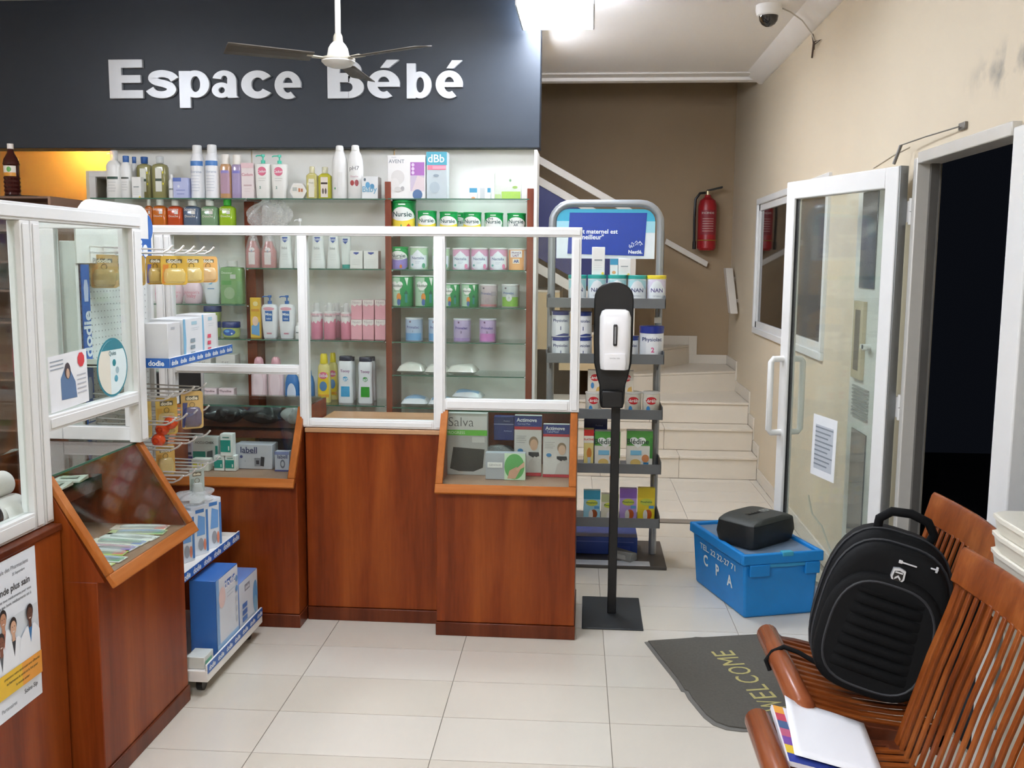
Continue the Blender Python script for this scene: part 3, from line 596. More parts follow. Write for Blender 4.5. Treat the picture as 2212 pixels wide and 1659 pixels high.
for z in RZ:
    MB().box(-.215, .405, 5.135, 5.44, z-.035, z-.029, GREY).box(-.215, .405, 5.13, 5.136, z-.038, z+.014, GREY).box(-.215, -.21, 5.13, 5.44, z-.035, z+.03, GREY).box(.40, .405, 5.13, 5.44, z-.035, z+.03, GREY).build('tray', t, bevel=.001)
    for x in (-.2, .385): MB().prism([(5.36, z-.10), (5.37, z-.10), (5.37, z-.035), (5.22, z-.035)], GREY, x-.004, x+.004, 'x').build('tray_bracket', t)
b = MB(); hp = [(-.175, 1.66), (.355, 1.66), (.355, 1.86)] + [(.29+.065*math.cos(a), 1.86+.065*math.sin(a)) for a in [i*math.pi/10 for i in range(1, 6)]] + [(-.11-.065*math.sin(a), 1.86+.065*math.cos(a)) for a in [i*math.pi/10 for i in range(0, 6)]]
b.prism(hp, mat('#dfe6ea', .4), 5.352, 5.358)
ht = MB()
q = [p for p in hp if p[1] > 1.85]
b.prism([(-.175, 1.86), (.355, 1.86)] + [p for p in hp if p[1] > 1.861], '#3aa6c4', 5.3508, 5.3518); b.prism([(-.175, 1.80), (.355, 1.80), (.355, 1.86), (-.175, 1.86)], '#9ccfdd', 5.3508, 5.3518)
b.prism([(-.115, 1.685), (.298, 1.675), (.31, 1.905), (-.105, 1.905)], '#1f3f9a', 5.349, 5.3503)
gh = lambda x, z: (x, 5.3483, z)
b.text('"Le lait maternel est', '#e8ecf4', gh, w=.27, c=(.02, 1.806), bold=.02); b.text('le meilleur"', '#e8ecf4', gh, w=.16, c=(-.0, 1.776), bold=.02); b.text('Nestlé.', '#e8ecf4', gh, w=.075, c=(.252, 1.697), bold=.03)
for i in range(9):
    a = i*.7; b.tube([(.252+.03*math.cos(a)+.004*k, 5.348, 1.737+.014*math.sin(a*1.3)+.006*math.sin(k*1.7+i)) for k in range(-2, 3)], .0016, '#dfe5f2', 5)
b.build('header_panel', t)
MB().box(.362, .40, 5.335, 5.345, 1.315, 1.345, '#d8d4c8').build('price_tag', t)
# ================================================================ hand sanitizer stand
t = thing('sanitizer_stand', 'black floor stand with white hand sanitizer dispenser', 'dispenser', (.137, 4.44, 0))
BK = mat('#141517', .42, .1, .05, 20)
MB().box(-.138, .138, -.21, .21, 0, .008, mat('#34383b', .5, .3, .06, 20)).build('base_plate', t, bevel=.003)
MB().box(-.02, .02, -.02, .02, .008, 1.0, BK).build('pole', t, bevel=.003)
top = [(.088*math.cos(a), 1.47+.082*math.sin(a)**.8) if math.sin(a) > 0 else (.088*math.cos(a), 1.47) for a in [math.pi*i/14 for i in range(1, 14)]]
outline = [(.048, .985), (.056, 1.01), (.058, 1.09), (.068, 1.12), (.084, 1.19), (.088, 1.30), (.088, 1.47)] + top + [(-.088, 1.47), (-.088, 1.30), (-.084, 1.19), (-.068, 1.12), (-.058, 1.09), (-.056, 1.01), (-.048, .985)]
MB().prism([(x-.02, z) for x, z in outline], BK, -.06, -.02).build('backplate', t, bevel=.006)
MB().box(-.07, .03, -.10, -.06, .99, 1.07, BK).build('drip_tray', t, bevel=.008)
WG = mat('#efeeee', .18, 0, .01)
MB().loft([(1.165, .052, .030), (1.17, .062, .042), (1.20, .066, .050), (1.30, .069, .052), (1.40, .069, .048), (1.425, .060, .038), (1.433, .045, .028)], WG, p=5, n=36, c=(-.014, -.105)).build('dispenser_body', t)
MB().loft([(1.17, .046, .006), (1.20, .050, .010), (1.24, .046, .006)], WG, p=5, n=24, c=(-.014, -.156)).build('push_plate', t)
b = MB(); b.loft([(1.275, .006, .002), (1.28, .009, .003), (1.365, .009, .003), (1.37, .006, .002)], mat('#2b2b2d', .2), p=4, n=16, c=(-.014, -.158)); b.loft([(1.285, .004, .002), (1.36, .004, .002)], mat('#8a8a8c', .2), p=3, n=10, c=(-.014, -.160)); b.build('level_window', t)
MB().text('SAVON / GEL', '#9b9b9b', lambda x, z: (x-.014, -.1665, z), w=.045, c=(0, 1.222)).build('lettering', t)
# ================================================================ ceiling fan (three blades at rest)
t = thing('ceiling_fan', 'white ceiling fan on a long rod in front of the sign lettering', 'fan', (-1.098, 4.3, 0))
FW = mat('#dcd9d2', .35, 0, .05); FG = mat('#b9b2a2', .4, .2, .08, 20)
MB().cyl((0, 0, 2.60), (0, 0, ZC-.04), .0125, FW).build('rod', t)
MB().loft([(ZC-.09, .03, .03), (ZC-.02, .055, .055), (ZC, .055, .055)], FW, n=20).build('canopy', t)
MB().loft([(2.572, .022, .022), (2.60, .020, .020), (2.612, .014, .014)], FG, n=16).build('coupling', t)
MB().loft([(2.512, .050, .050), (2.525, .047, .047), (2.55, .042, .042), (2.566, .032, .032), (2.578, .020, .020)], FW, n=28).build('motor_cover', t)
MB().loft([(2.496, .070, .070), (2.500, .073, .073), (2.508, .073, .073), (2.514, .050, .050)], FG, n=32).build('motor_rim', t)
MB().loft([(2.468, .012, .012), (2.470, .035, .035), (2.478, .058, .058), (2.492, .072, .072), (2.497, .072, .072)], FW, n=32).build('bottom_bowl', t)
BL = mat('#4d463d', .5, 0, .1, 8)
for a in (90, 210, 330):
    c, s = math.cos(R(a)), math.sin(R(a)); pt = .10
    def gb(u, v): 
        r = .115+u*.36; w = (.045+.012*u)*(v-.5)*2
        return (c*r - s*w, s*r + c*w, 2.505 + w*pt*2)
    o = MB().fn(gb, 6, 3, BL).build('blade', t, solid=.004)
    MB().hexa([(c*.06-s*q, s*.06+c*q, 2.502+zz) if k == 0 else (c*.14-s*q*1.6, s*.14+c*q*1.6, 2.504+zz) for zz in (0, .005) for q in (-.014, .014) for k in (0, 1)], FG).build('blade_iron', t)
# ================================================================ door mat
t = thing('door_mat', 'worn dark grey welcome mat on the tiles before the chairs', 'mat', (.288, 4.10, 0), R(-76.3+90))
poly = [(0, 0), (.2, .006), (.22, .012), (.25, .004), (.60, .004), (.60, -.83), (.16, -.83), (.10, -.822), (.05, -.80), (.018, -.76), (.004, -.70), (.0, -.56), (.006, -.50), (-.004, -.49), (.002, -.40), (.0, -.2)]
MB().prism(poly, mat('#57544d', .95, 0, .22, 90, .3), 0, .009, 'z').build('pile', t, smooth=0)
MB().prism([(x*1.0-(.016 if x < .3 else 0), y+(.0 if y > -.7 else -.014)) for x, y in poly], mat('#6f6d68', .7, 0, .1, 30), 0, .004, 'z').build('rubber_edge', t, smooth=0)
b = MB()
yy = -.715
for ch in 'WELCOME':
    w_ = {'W': .088, 'E': .052, 'L': .050, 'C': .066, 'O': .072, 'M': .078}[ch]
    b.text(ch, mat('#b3a86e', .95, 0, .2, 90), lambda x, y: (.272-y, yy+w_/2+x, .0098), w=w_, h=.092, bold=.0); yy += w_+.017
b.build('lettering', t, smooth=0)
# ================================================================ blue crate with black case
t = thing('plastic_crate', 'blue lidded plastic crate with white stencilled letters beside the open door', 'crate', (.742, 4.42, 0), R(17.5))
BLU = mat('#0f7cc4', .5, 0, .10, 9, .04); BLUL = mat('#2f8dbd', .45, 0, .10, 12); LW_, LL_ = .375, .575
MB().hexa([(.012, .012, 0), (LW_-.012, .012, 0), (.012, LL_-.012, 0), (LW_-.012, LL_-.012, 0), (-.004, -.004, .262), (LW_+.004, -.004, .262), (-.004, LL_+.004, .262), (LW_+.004, LL_+.004, .262)], BLU).build('body', t, bevel=.012, seg=3)
for x0, x1, y0, y1 in ((-.018, LW_+.018, -.018, .006), (-.018, LW_+.018, LL_-.006, LL_+.018), (-.018, .006, .006, LL_-.006), (LW_-.006, LW_+.018, .006, LL_-.006)):
    MB().box(x0, x1, y0, y1, .262, .312, BLU).build('rim', t, bevel=.006)
MB().box(.006, LW_-.006, .006, LL_-.006, .286, .296, mat('#6d8096', .6, 0, .12, 10)).build('lid', t)
MB().box(.01, LW_-.01, LL_/2-.006, LL_/2+.006, .296, .306, BLUL).build('lid_joint', t, bevel=.002)
for x0, x1 in ((.02, .12), (.30, .375)): MB().box(x0, x1, -.020, -.002, .205, .262, BLU).build('handle_block', t, bevel=.004)
MB().box(.02, .37, -.015, -.003, .245, .262, BLUL).build('rib', t, bevel=.003); MB().box(.18, .235, -.022, .01, .296, .318, mat('#3f9fbd', .5)).build('latch', t, bevel=.004)
b = MB(); LT = mat('#d5dde2', .6)
gl = lambda y, z: (-.0065+(.262-z)*.061+.001-.0018, y, z)
b.text('TEL. 22 22-27 71', LT, lambda x, z: gl(LL_-.06-.23-x+.0, z), w=.40, h=.030, c=(0, .218), bold=.015)
b.build('lettering', t)
for ch, y, z in (('C', .42, .155), ('P', .285, .145), ('A', .15, .137)): MB().text(ch, LT, lambda x, z_: gl(y-x, z_), h=.058, c=(0, z), bold=.03).build('letter', t)
t = thing('carry_case', 'rounded black hard case lying on the blue crate', 'case', (.835, 4.705, .2965), R(44))
CB = mat('#1a1d1e', .5, 0, .08, 60, .05); CT = mat('#3a3d3a', .55, 0, .08, 60, .06)
MB().loft([(0, .150, .098), (.01, .165, .108), (.06, .175, .118), (.115, .168, .112)], CB, p=9, n=48).build('shell', t)
MB().loft([(.116, .168, .112), (.122, .164, .110), (.134, .135, .106), (.141, .10, .100)], CT, p=9, n=48).build('lid', t)
b = MB(); b.box(-.07, .035, -.012, .012, .1405, .142, BLACK)
for q in range(4): b.loft([(.142, .008, .008), (.1445, .008, .008)], mat('#2a2c2a', .4), c=(-.05+q*.022, 0), n=10)
b.tube([(.040, -.014, .1425), (.085, -.014, .1425), (.085, .014, .1425), (.040, .014, .1425)], .0015, '#b9bbb6', 6, close=True); b.text('R', '#b9bbb6', lambda x, y: (.062+x, y, .143), h=.016); b.build('control_strip', t)
# cord on the wall beside the crate
tag(MB().tube([(1.09, 4.75, .52), (1.10, 4.70, .44), (1.13, 4.62, .40), (1.15, 4.52, .31), (1.18, 4.42, .24), (1.21, 4.30, .18)], .005, mat('#c9c2b0', .6), 6).build('pale_cord'), 'thin pale cord trailing beside the open door glass', 'cord')
# ================================================================ slatted chairs
CH = wood('#5c270c', '#7c3d17', '#985628', axis=0, scale=1.6, rough=.3); CHV = wood('#5c270c', '#7c3d17', '#9c5a2b', axis=2, scale=1.6, rough=.3); CHD = wood('#3a1b10', '#552a19', '#6f3d25', axis=1, rough=.3)
def chair(label, fx, y0, y1):
    # local: u towards the back (+x), y across, z up
    W = y1-y0; t = thing('slatted_chair', label, 'chair', (fx, y0, 0), 0, 'slatted wooden chairs by the doorway')
    rollc = .445
    b = MB().tube([(.03, -.012, rollc), (.03, 0, rollc), (.03, .012, rollc), (.03, W-.012, rollc), (.03, W, rollc), (.03, W+.012, rollc)], .035, wood('#6e3520', '#8a4c2e', '#9c6040', axis=1, rough=.25), 18, rad=[.012, .027, .034, .034, .027, .012])
    b.build('front_rail', t)
    seat = [(.055, .447), (.12, .430), (.20, .412), (.30, .400), (.40, .398)]
    back = [(.385, .395), (.415, .50), (.455, .64), (.495, .76), (.520, .845)]
    N = 13
    def strip(pts, y0_, y1_, th, m):
        b = MB(); rr = []
        for i, (u, z) in enumerate(pts):
            a = pts[max(0, i-1)]; c = pts[min(len(pts)-1, i+1)]; d_ = Vector((c[0]-a[0], 0, c[1]-a[1])).normalized(); n = Vector((-d_.z, 0, d_.x))
            p = Vector((u, 0, z)); q = p - n*th
            rr.append([(p.x, y0_, p.z), (p.x, y1_, p.z), (q.x, y1_, q.z), (q.x, y0_, q.z)])
        return b.rings(rr, m)
    for k in range(N):
        yy = .045+(W-.09)*k/(N-1)
        strip(seat, yy-.009, yy+.009, .010, CH).build('seat_slat', t, bevel=.002)
        strip(back, yy-.0085, yy+.0085, .008, CHV).build('back_slat', t, bevel=.002)
    for y_ in (.010, W-.010):
        strip([(.04, .440)] + seat[1:], y_-.014, y_+.014, .040, CHD).build('seat_side_rail', t, bevel=.003)
        strip([(.37, .34)] + back + [(.528, .88)], y_-.014, y_+.014, .028, CHV).build('back_stile', t, bevel=.003)
        MB().hexa([(.05, y_-.012, .42), (.10, y_-.012, .42), (.05, y_+.012, .42), (.10, y_+.012, .42), (.46, y_-.012, 0), (.51, y_-.012, 0), (.46, y_+.012, 0), (.51, y_+.012, 0)], CHD).build('leg', t, bevel=.003)
        yi = y_ + (.026 if y_ < .1 else -.026)
        MB().hexa([(.36, yi-.012, .40), (.41, yi-.012, .40), (.36, yi+.012, .40), (.41, yi+.012, .40), (.03, yi-.012, 0), (.08, yi-.012, 0), (.03, yi+.012, 0), (.08, yi+.012, 0)], CHD).build('leg', t, bevel=.003)
    hr = []
    for k in range(11):
        f = k/10; bow = .022*math.sin(math.pi*f); yy = W*f
        hr.append([(.500+bow, yy, .838), (.526+bow, yy, .834), (.545+bow, yy, .912), (.540+bow, yy, .925), (.530+bow, yy, .928), (.522+bow, yy, .918)])
    MB().rings(hr, CHV).build('top_rail', t, bevel=.003)
    MB().box(.36, .39, .03, W-.03, .355, .385, CHD).build('rear_rail', t, bevel=.003); MB().box(.22, .26, .03, W-.03, .19, .215, CHD).build('stretcher', t, bevel=.003)
    return t
chair('slatted wooden chair holding the black backpack', .570, 2.545, 3.105)
chair('slatted wooden chair in the near right corner, papers on its seat', .435, 1.93, 2.49)
# ---- papers on the near chair
tag(MB().fn(lambda u, v: (.215*u, .30*v, .014*max(0, 1-6*u)*v*v+.004*math.sin(4*u)*v), 10, 8, mat('#eceef3', .6, 0, .01)).build('paper_sheet', None, (.515, 2.262, .4665), (0, R(11.5), R(-6)), solid=.0006), 'blank white paper sheet on top of the near chair seat', 'paper')
b = MB().box(0, .21, 0, .30, 0, .012, mat('#e6e4ea', .4)); cols = ['#2f3f9a', '#e2c23c', '#7a4fa5', '#c0607f', '#3f5e8a', '#c4405a', '#e8a23c']
for i in range(7): b.box(.004, .03, .30*i/7, .30*(i+1)/7, .0121, .0125, cols[i])
b.box(.03, .21, 0, .045, .0121, .0125, '#2f3f8a')
tag(b.build('magazine', None, (.492, 2.238, .451), (0, R(11.5), R(-3)), bevel=.001), 'colourful magazine under the blank sheet on the near chair', 'magazine')
# ================================================================ stack of cream plastic trays by the doorway
PL = mat('#d9d5c6', .4, 0, .02); 
for i in range(7):
    nm = 'stacked_tray' if i else 'storage_tub'
    lb = ['deep cream plastic tub at the bottom of the tray stack behind the near chair', 'cream plastic tray on the tub, lowest of the stack', 'second cream plastic tray up in the stack', 'third cream plastic tray up in the stack', 'fourth cream plastic tray up in the stack', 'fifth cream plastic tray up, just under the topmost', 'topmost cream plastic tray of the stack by the doorway'][i]
    zz = 0 if i == 0 else .752+(i-1)*.0445
    hh = .750 if i == 0 else .043
    t = thing(nm, lb, 'tub' if i == 0 else 'tray', (1.155, 2.275, zz), R(1), 'stack of cream trays' if i else None)
    sx, sy = (.10, .20) if i == 0 else (.125, .245)
    MB().loft([(0, sx*.95, sy*.97), (hh-.012, sx*.985, sy*.99), (hh-.010, sx, sy), (hh-.002, sx, sy), (hh, sx*.98, sy*.985)], PL, p=8, n=32).build('shell', t)
    MB().loft([(hh-.013, sx*1.012, sy*1.008), (hh-.003, sx*1.015, sy*1.01)], mat('#e3dfd2', .4), p=8, n=32).build('rim', t)
# ================================================================ backpack
t = thing('backpack', 'black ribbed backpack with silver shield badge on the far slatted chair', 'backpack', (.790, 2.745, .442), 0, rot=(R(-5), R(14), R(-13)))
BP = mat('#0b0c0e', .75, 0, .15, 60, .08, spec=.2); BP2 = mat('#08090b', .8, 0, .12, 80, .08, spec=.2); PIP = mat('#26282c', .6)
def bagloft(W, H, D, z0, yc, m, nm, p=3.4, par=t):
    rr = []; n = 48
    for f, s_ in ((.5, .90), (.46, .97), (.3, 1.0), (-.1, 1.0), (-.3, .985), (-.42, .95), (-.48, .90), (-.5, .84)):
        ring = []
        for i in range(n):
            c_, s2 = selli(2*math.pi*i/n, p)
            ring.append((c_*W/2*s_*(1-.16*max(0, s2)**2), yc+D*f, z0+H/2+H/2*s2*s_))
        rr.append(ring)
    return MB().rings(rr, m).build(nm, par, smooth=50)
bagloft(.345, .455, .15, .0, .045, BP, 'main_compartment')
bagloft(.330, .425, .08, .002, -.050, BP, 'middle_compartment')
bagloft(.315, .345, .045, .002, -.092, BP, 'front_pocket')
def quilt(u, v):
    a = 2*u-1; w = .108-.016*v; f = abs(math.sin(math.pi*7.5*v))**.5*(1-abs(a)**5)
    return (a*w, -.1125-.011*f-.003*(1-abs(a)**3), .062+.235*v)
MB().fn(quilt, 16, 60, BP2).build('quilted_panel', t)
def loop(W, H, z0, y, r, m, nm, p=3.2):
    pts = []
    for i in range(48):
        c_, s2 = selli(2*math.pi*i/48, p); pts.append((c_*W/2*(1-.12*max(0, s2)**2), y, z0+H/2+s2*H/2))
    MB().tube(pts, r, m, 6, close=True).build(nm, t)
loop(.334, .432, .000, -.050, .004, PIP, 'zip'); loop(.270, .300, .025, -.114, .004, PIP, 'piping'); loop(.348, .455, .0, .01, .0035, PIP, 'zip')
MB().tube([(-.07, .03, .435), (-.075, .02, .475), (-.05, .01, .505), (0, .005, .515), (.05, .01, .505), (.075, .02, .475), (.07, .03, .435)], .013, BP2, 12).build('top_handle', t)
b = MB(); SV = mat('#d5d8dc', .35, .3)
sh = [(-.016, .020), (0, .024), (.016, .020), (.018, -.004), (.010, -.018), (0, -.025), (-.010, -.018), (-.018, -.004)]
b.prism([(x, .352+z) for x, z in sh], SV, -.108, -.088); b.prism([(x*.72, .352+z*.72) for x, z in sh], BLACK, -.1092, -.108); b.prism([(-.008, .349), (0, .357), (.008, .349), (.008, .343), (0, .351), (-.008, .343)], SV, -.1105, -.109); b.prism([(-.010, .362), (.010, .362), (.010, .366), (-.010, .366)], SV, -.1105, -.109)
b.build('badge', t)
MB().box(-.005, .040, -.100, -.094, .390, .394, SV).box(-.008, .002, -.101, -.094, .388, .397, SV).build('zip_pull', t, bevel=.001); MB().box(.075, .095, -.095, -.088, .398, .402, SV).box(.088, .094, -.095, -.088, .392, .408, SV).build('zip_pull', t, bevel=.001)
MB().tube([(.12, .11, .40), (.165, .115, .34), (.175, .12, .2), (.16, .11, .06)], .014, BP2, 8).build('shoulder_strap', t)
tag(MB().tube([(.76, 2.80, .452), (.70, 2.84, .458), (.65, 2.87, .478), (.61, 2.885, .487), (.578, 2.89, .468), (.560, 2.89, .440), (.572, 2.885, .412)], .0075, BP2, 8).build('hanging_strap'), 'black strap end looped over the front rail of the far chair', 'strap')

# ================================================================ products
# a kind: body profile [(t, r)] in fractions of height and half width, p = cross-section power (0: box), dy = depth / width,
# parts = further lofts or pumps, prints = flat print on the front: r rectangle, e ellipse, t text, in u (-1..1) and v (0..1)
K = {}
def kind(name, nm, cat, body, prof=None, p=2., dy=1., parts=(), prints=(), rough=.3, bm=None):
    K[name] = dict(nm=nm, cat=cat, body=body, prof=prof or [(0, .97), (.015, 1), (.985, 1), (1, .97)], p=p, dy=dy, parts=parts, prints=prints, rough=rough, bm=bm)
def pm(c): return c if not isinstance(c, str) else mat(c, .3, 0, .03, 8)
def prod(kd, x, y, z, w, h, label, rz=0., group=None):
    k = K[kd]; rx = w/2; ry = w*k['dy']/2; p = k['p']
    t = thing(k['nm'], label, k['cat'], (x, y, z+.0005), rz, group)
    def rad(v):
        pr = k['prof']
        for (a, ra), (b, rb) in zip(pr, pr[1:]):
            if v <= b: return ra+(rb-ra)*max(0, v-a)/max(1e-6, b-a)
        return pr[-1][1]
    if p == 0:
        MB().box(-rx, rx, -ry, ry, 0, h, pm(k['body'])).build('body', t, bevel=min(.0015, w*.03), seg=1)
        surf = lambda u, v, e: (u*rx, -ry-e, v*h)
    else:
        MB().loft([(a*h, r*rx, r*ry) for a, r in k['prof']], pm(k['body']), p=p, n=40).build('body', t)
        def surf(u, v, e):
            r = rad(v); q = min(abs(u), .985); ys = (1-q**p)**(1/p)
            return (u*rx*r, -ry*r*ys-e*(.4+.6*ys), v*h)
    for a in k['parts']:
        if a[0] == 'pump':
            _, m, t0, t1 = a; m = pm(m); z0 = t0*h; z1 = t1*h; hh = z1-z0; r0 = min(.28*w, .012)
            MB().loft([(z0, r0, r0), (z0+.35*hh, r0, r0), (z0+.36*hh, r0*.35, r0*.35), (z0+.72*hh, r0*.35, r0*.35), (z0+.74*hh, r0*.9, r0*.9), (z1, r0*.8, r0*.8)], m, n=14).tube([(0, 0, z1-.12*hh), (-.32*w, -.1*w, z1-.14*hh), (-.42*w, -.12*w, z1-.24*hh)], .0035, m, 8).build('pump', t)
        else:
            nm, m, pr, pp, dyr = a
            MB().loft([(v*h, r*rx, r*rx*dyr) for v, r in pr], pm(m), p=pp, n=24).build(nm, t)
    if k['prints']:
        b = MB(); e = .0006
        for q in k['prints']:
            e += .0003
            if q[0] == 'r':
                _, u0, v0, u1, v1, c = q; n = 1 if p == 0 else 20
                b.fn(lambda a, d: surf(u0+(u1-u0)*a, v0+(v1-v0)*d, e), n, 1 if p == 0 else 4, pm(c))
            elif q[0] in 'ep':
                if q[0] == 'e': pts = [(q[1]+q[3]*math.cos(2*math.pi*a/24), q[2]+q[4]*math.sin(2*math.pi*a/24)) for a in range(24)]
                else: pts = q[1]
                c = q[-1]
                if p == 0: b.add([surf(u, v, e) for u, v in pts], [tuple(range(len(pts)))], pm(c)); continue
                u0 = max(-.97, min(a[0] for a in pts)); u1 = min(.97, max(a[0] for a in pts)); cols = []
                for k2 in range(21):                       # vertical scan: columns of the outline, laid on the curved front
                    uu = u0+(u1-u0)*(.5-.499*math.cos(math.pi*k2/20)); hit = []
                    for a, d in zip(pts, pts[1:]+pts[:1]):
                        if (a[0]-uu)*(d[0]-uu) <= 0 and abs(a[0]-d[0]) > 1e-9: hit.append(a[1]+(d[1]-a[1])*(uu-a[0])/(d[0]-a[0]))
                    if hit: cols.append((uu, min(hit), max(hit)))
                vs = [surf(uu, lo+(hi-lo)*r/4, e) for uu, lo, hi in cols for r in range(5)]
                b.add(vs, [(x*5+r, x*5+5+r, x*5+6+r, x*5+1+r) for x in range(len(cols)-1) for r in range(4)], pm(c))
            elif q[0] == 't':
                _, s, uc, vc, wu, c = q[:6]; bold = q[6] if len(q) > 6 else .02
                b.text(s, pm(c), lambda X, Y: surf(uc+X/rx, vc+Y/h, e), w=None if len(s) < 2 else wu*rx*2, h=wu*rx*2.6 if len(s) < 2 else None, bold=bold, sub=0 if p == 0 else .004)
        b.build('printed_label', t, smooth=0)
    return t
HRT = lambda uc, vc, ru, rv: [(uc+ru*math.sin(a)**3, vc+rv*(13*math.cos(a)-5*math.cos(2*a)-2*math.cos(3*a)-math.cos(4*a))/16) for a in [2*math.pi*i/28 for i in range(28)]]
def lines(u0, u1, v0, n, dv, c, hh=.008): return [('r', u0, v0-i*dv, u1-(.12*(i % 2)), v0-i*dv+hh, c) for i in range(n)]
LID = [(.93, 1.02), (.94, 1.05), (.99, 1.05), (1, .98)]
# ---- milk cans
def can(name, body, lid, prints, lt=.93): kind(name, 'milk_can', 'can', body, [(0, .98), (.012, 1), (lt, 1), (lt+.005, .97)], 2, 1, [('lid', lid, [(lt, 1.0), (lt+.01, 1.035), (.99, 1.035), (1, .98)], 2, 1)], prints)
GRN = '#1d9a4e'
def nursie(name, s, sub=None, base='#f1d94a', bandw='#eceee9', num=None):
    P = [('r', -.97, .0, .97, .46, base), ('e', 0, .54, .95, .27, bandw)]
    if base[1] == 'f' or num or base == '#8e7fc0': P += [('p', [(-.97, .0), (.97, .0), (.97, .50), (.5, .42), (0, .40), (-.5, .42), (-.97, .50)], base)]
    P += [('t', s, 0, .60 if sub != 'AR' else .62, .78, '#1c4a4a', .012)]
    if sub: P += [('t', sub, -.25 if sub == 'Pré' else 0, .735 if sub == 'Pré' else .47, .26 if len(sub) < 4 else .6, '#3c4c55', .01)]
    if num: P += [('t', num, -.05, .22, .16, '#1f8a3c', .05), ('p', [(.35, .12), (.75, .12), (.75, .24), (.55, .33), (.35, .24)], '#c9452e')]
    else: P += [('p', [(.2, .05), (.45, .05), (.45, .16), (.32, .22), (.2, .16)], '#c9772e')]
    can(name, GRN, GRN, P + lines(-.3, .3, .86, 1, .1, '#d8eedd', .04))
nursie('can_a', 'Nursie', num='1'); nursie('can_b', 'Nursie'); nursie('can_c', 'Nursie', 'Pré', '#e9ebe8'); nursie('can_d', 'Nursie', 'AR', '#e9ebe8'); nursie('can_e', 'Nursie', 'CONFORT', '#8e7fc0')
def nact(name, top, accent): can(name, top, '#e4e8e2', [('r', -.97, .0, .97, .62, '#dfe6ee'), ('p', [(-.8, .30), (-.55, .12), (0, .04), (.55, .12), (.8, .30), (.72, .58), (.35, .74), (0, .86), (-.35, .74), (-.72, .58)], '#e9eff5'), ('t', 'Nactalia', 0, .50, .66, '#3d5a8c', .008), ('e', .62, .16, .16, .11, accent), ('e', -.6, .2, .12, .05, '#6fb6b0')] + lines(-.3, .3, .34, 2, .07, '#aebbcc', .015))
nact('can_f', '#b9d8b6', '#5cae8b'); nact('can_g', '#dba9c6', '#e58fb4')
can('can_h', '#e9b277', '#e6e4de', [('r', -.75, .58, .5, .90, '#f0eeea'), ('t', 'FRANCE', -.1, .80, .50, '#6a3d6e'), ('t', 'LAIT', -.15, .67, .34, '#6a3d6e'), ('r', -.5, .30, .25, .52, '#f2e6d0'), ('t', 'AR', -.1, .41, .30, '#2d3f8c', .04), ('r', .70, .0, .97, .90, '#e9e6e0')])
can('can_i', '#2f9a5c', '#e4e8e4', [('r', -.97, .02, .0, .93, '#b4d6bb'), ('p', HRT(-.25, .66, .50, .20), '#f0f3ee'), ('t', 'Blédilait', -.25, .67, .50, '#2f5f45', .012), ('r', -.55, .48, .0, .52, '#8fbf9a'), ('e', -.1, .30, .20, .13, '#d98f3a'), ('e', -.1, .14, .16, .11, '#4a6fa8'), ('r', .42, .12, .62, .40, '#3a8f8a'), ('p', [(.36, .40), (.68, .40), (.52, .54)], '#2d6f5a'), ('p', [(.4, .93), (.7, .93), (.6, .66)], '#e4efe2')], .955)
can('can_j', '#c9bdc0', '#dedcda', [('t', 'Primalac', -.2, .60, .6, '#5a6a9c', .01), ('r', -.97, .04, .97, .12, '#c47f86'), ('r', .35, .5, .85, .68, '#a9a0a6'), ('e', -.1, .28, .22, .12, '#b3a4aa'), ('r', -.6, .8, -.4, .86, '#5a5560')])
can('can_k', '#c3cdca', '#dfe2de', [('r', -.97, .04, .97, .45, '#86bd4f'), ('t', 'Primalac', -.15, .62, .6, '#4a6a9c', .01), ('e', -.1, .42, .35, .16, '#d7ded8'), ('t', '1', -.1, .42, .08, '#4a4a55'), ('r', -.6, .8, -.4, .86, '#5a5560')])
can('can_l', '#b7cbe4', '#dfe4ea', [('r', -.97, .03, .97, .34, '#6fa6d4'), ('t', 'Primalac', 0, .60, .7, '#4a5a9c', .01), ('t', '1', 0, .42, .07, '#2d3550', .03), ('r', -.4, .80, -.2, .88, '#7a6a80')])
can('can_m', '#c6b8dc', '#dfe0ea', [('r', -.97, .03, .97, .16, '#a88fc4'), ('t', 'Primalac', 0, .60, .7, '#5a4a9c', .01), ('t', '2', 0, .42, .09, '#4a3560', .03), ('r', -.4, .80, -.2, .88, '#7a5a80')])
can('can_n', '#c9b3da', '#dfe0ea', [('r', -.97, .03, .97, .36, '#c77fc0'), ('t', 'Primalac', 0, .60, .7, '#5a4a9c', .01), ('t', '2', 0, .42, .09, '#4a3560', .03), ('r', -.4, .80, -.2, .88, '#7a5a80')])
def nan_(name, lid, txt, num): can(name, '#dfe8ea' if lid != '#e6cf3a' else '#e3dfe6', lid, [('r', -.97, .55, .97, .90, '#a9d6da' if lid != '#e6cf3a' else '#d9d2e2'), ('p', [(-.8, .05), (.8, .05), (.8, .55), (.4, .78), (0, .84), (-.4, .78), (-.8, .55)], '#e7edef'), ('t', 'NAN', 0, .52, .62, txt, .015), ('t', 'OPTIPRO', 0, .33, .4, '#8a98a5', .0)] + ([('t', num, .0, .14, .09, '#2f9a8a', .03)] if num else []), .88)
nan_('can_o', '#35a59a', '#2d3a6a', '1'); nan_('can_p', '#e6cf3a', '#4a3a80', None)
def phys(name, lid, num, nc, lt): can(name, '#e9ecf0', lid, [('r', -.97, .84, .97, lt, lid), ('r', -.5, .0, .5, .82, '#f2f3f5'), ('t', 'Physiolac', 0, .62, .80, '#24356e', .015), ('t', num, .05, .34, .16, nc, .03), ('p', [(-.6, .04), (.9, .04), (.9, .12), (.4, .15), (-.1, .10)], '#3b4a86')], lt)
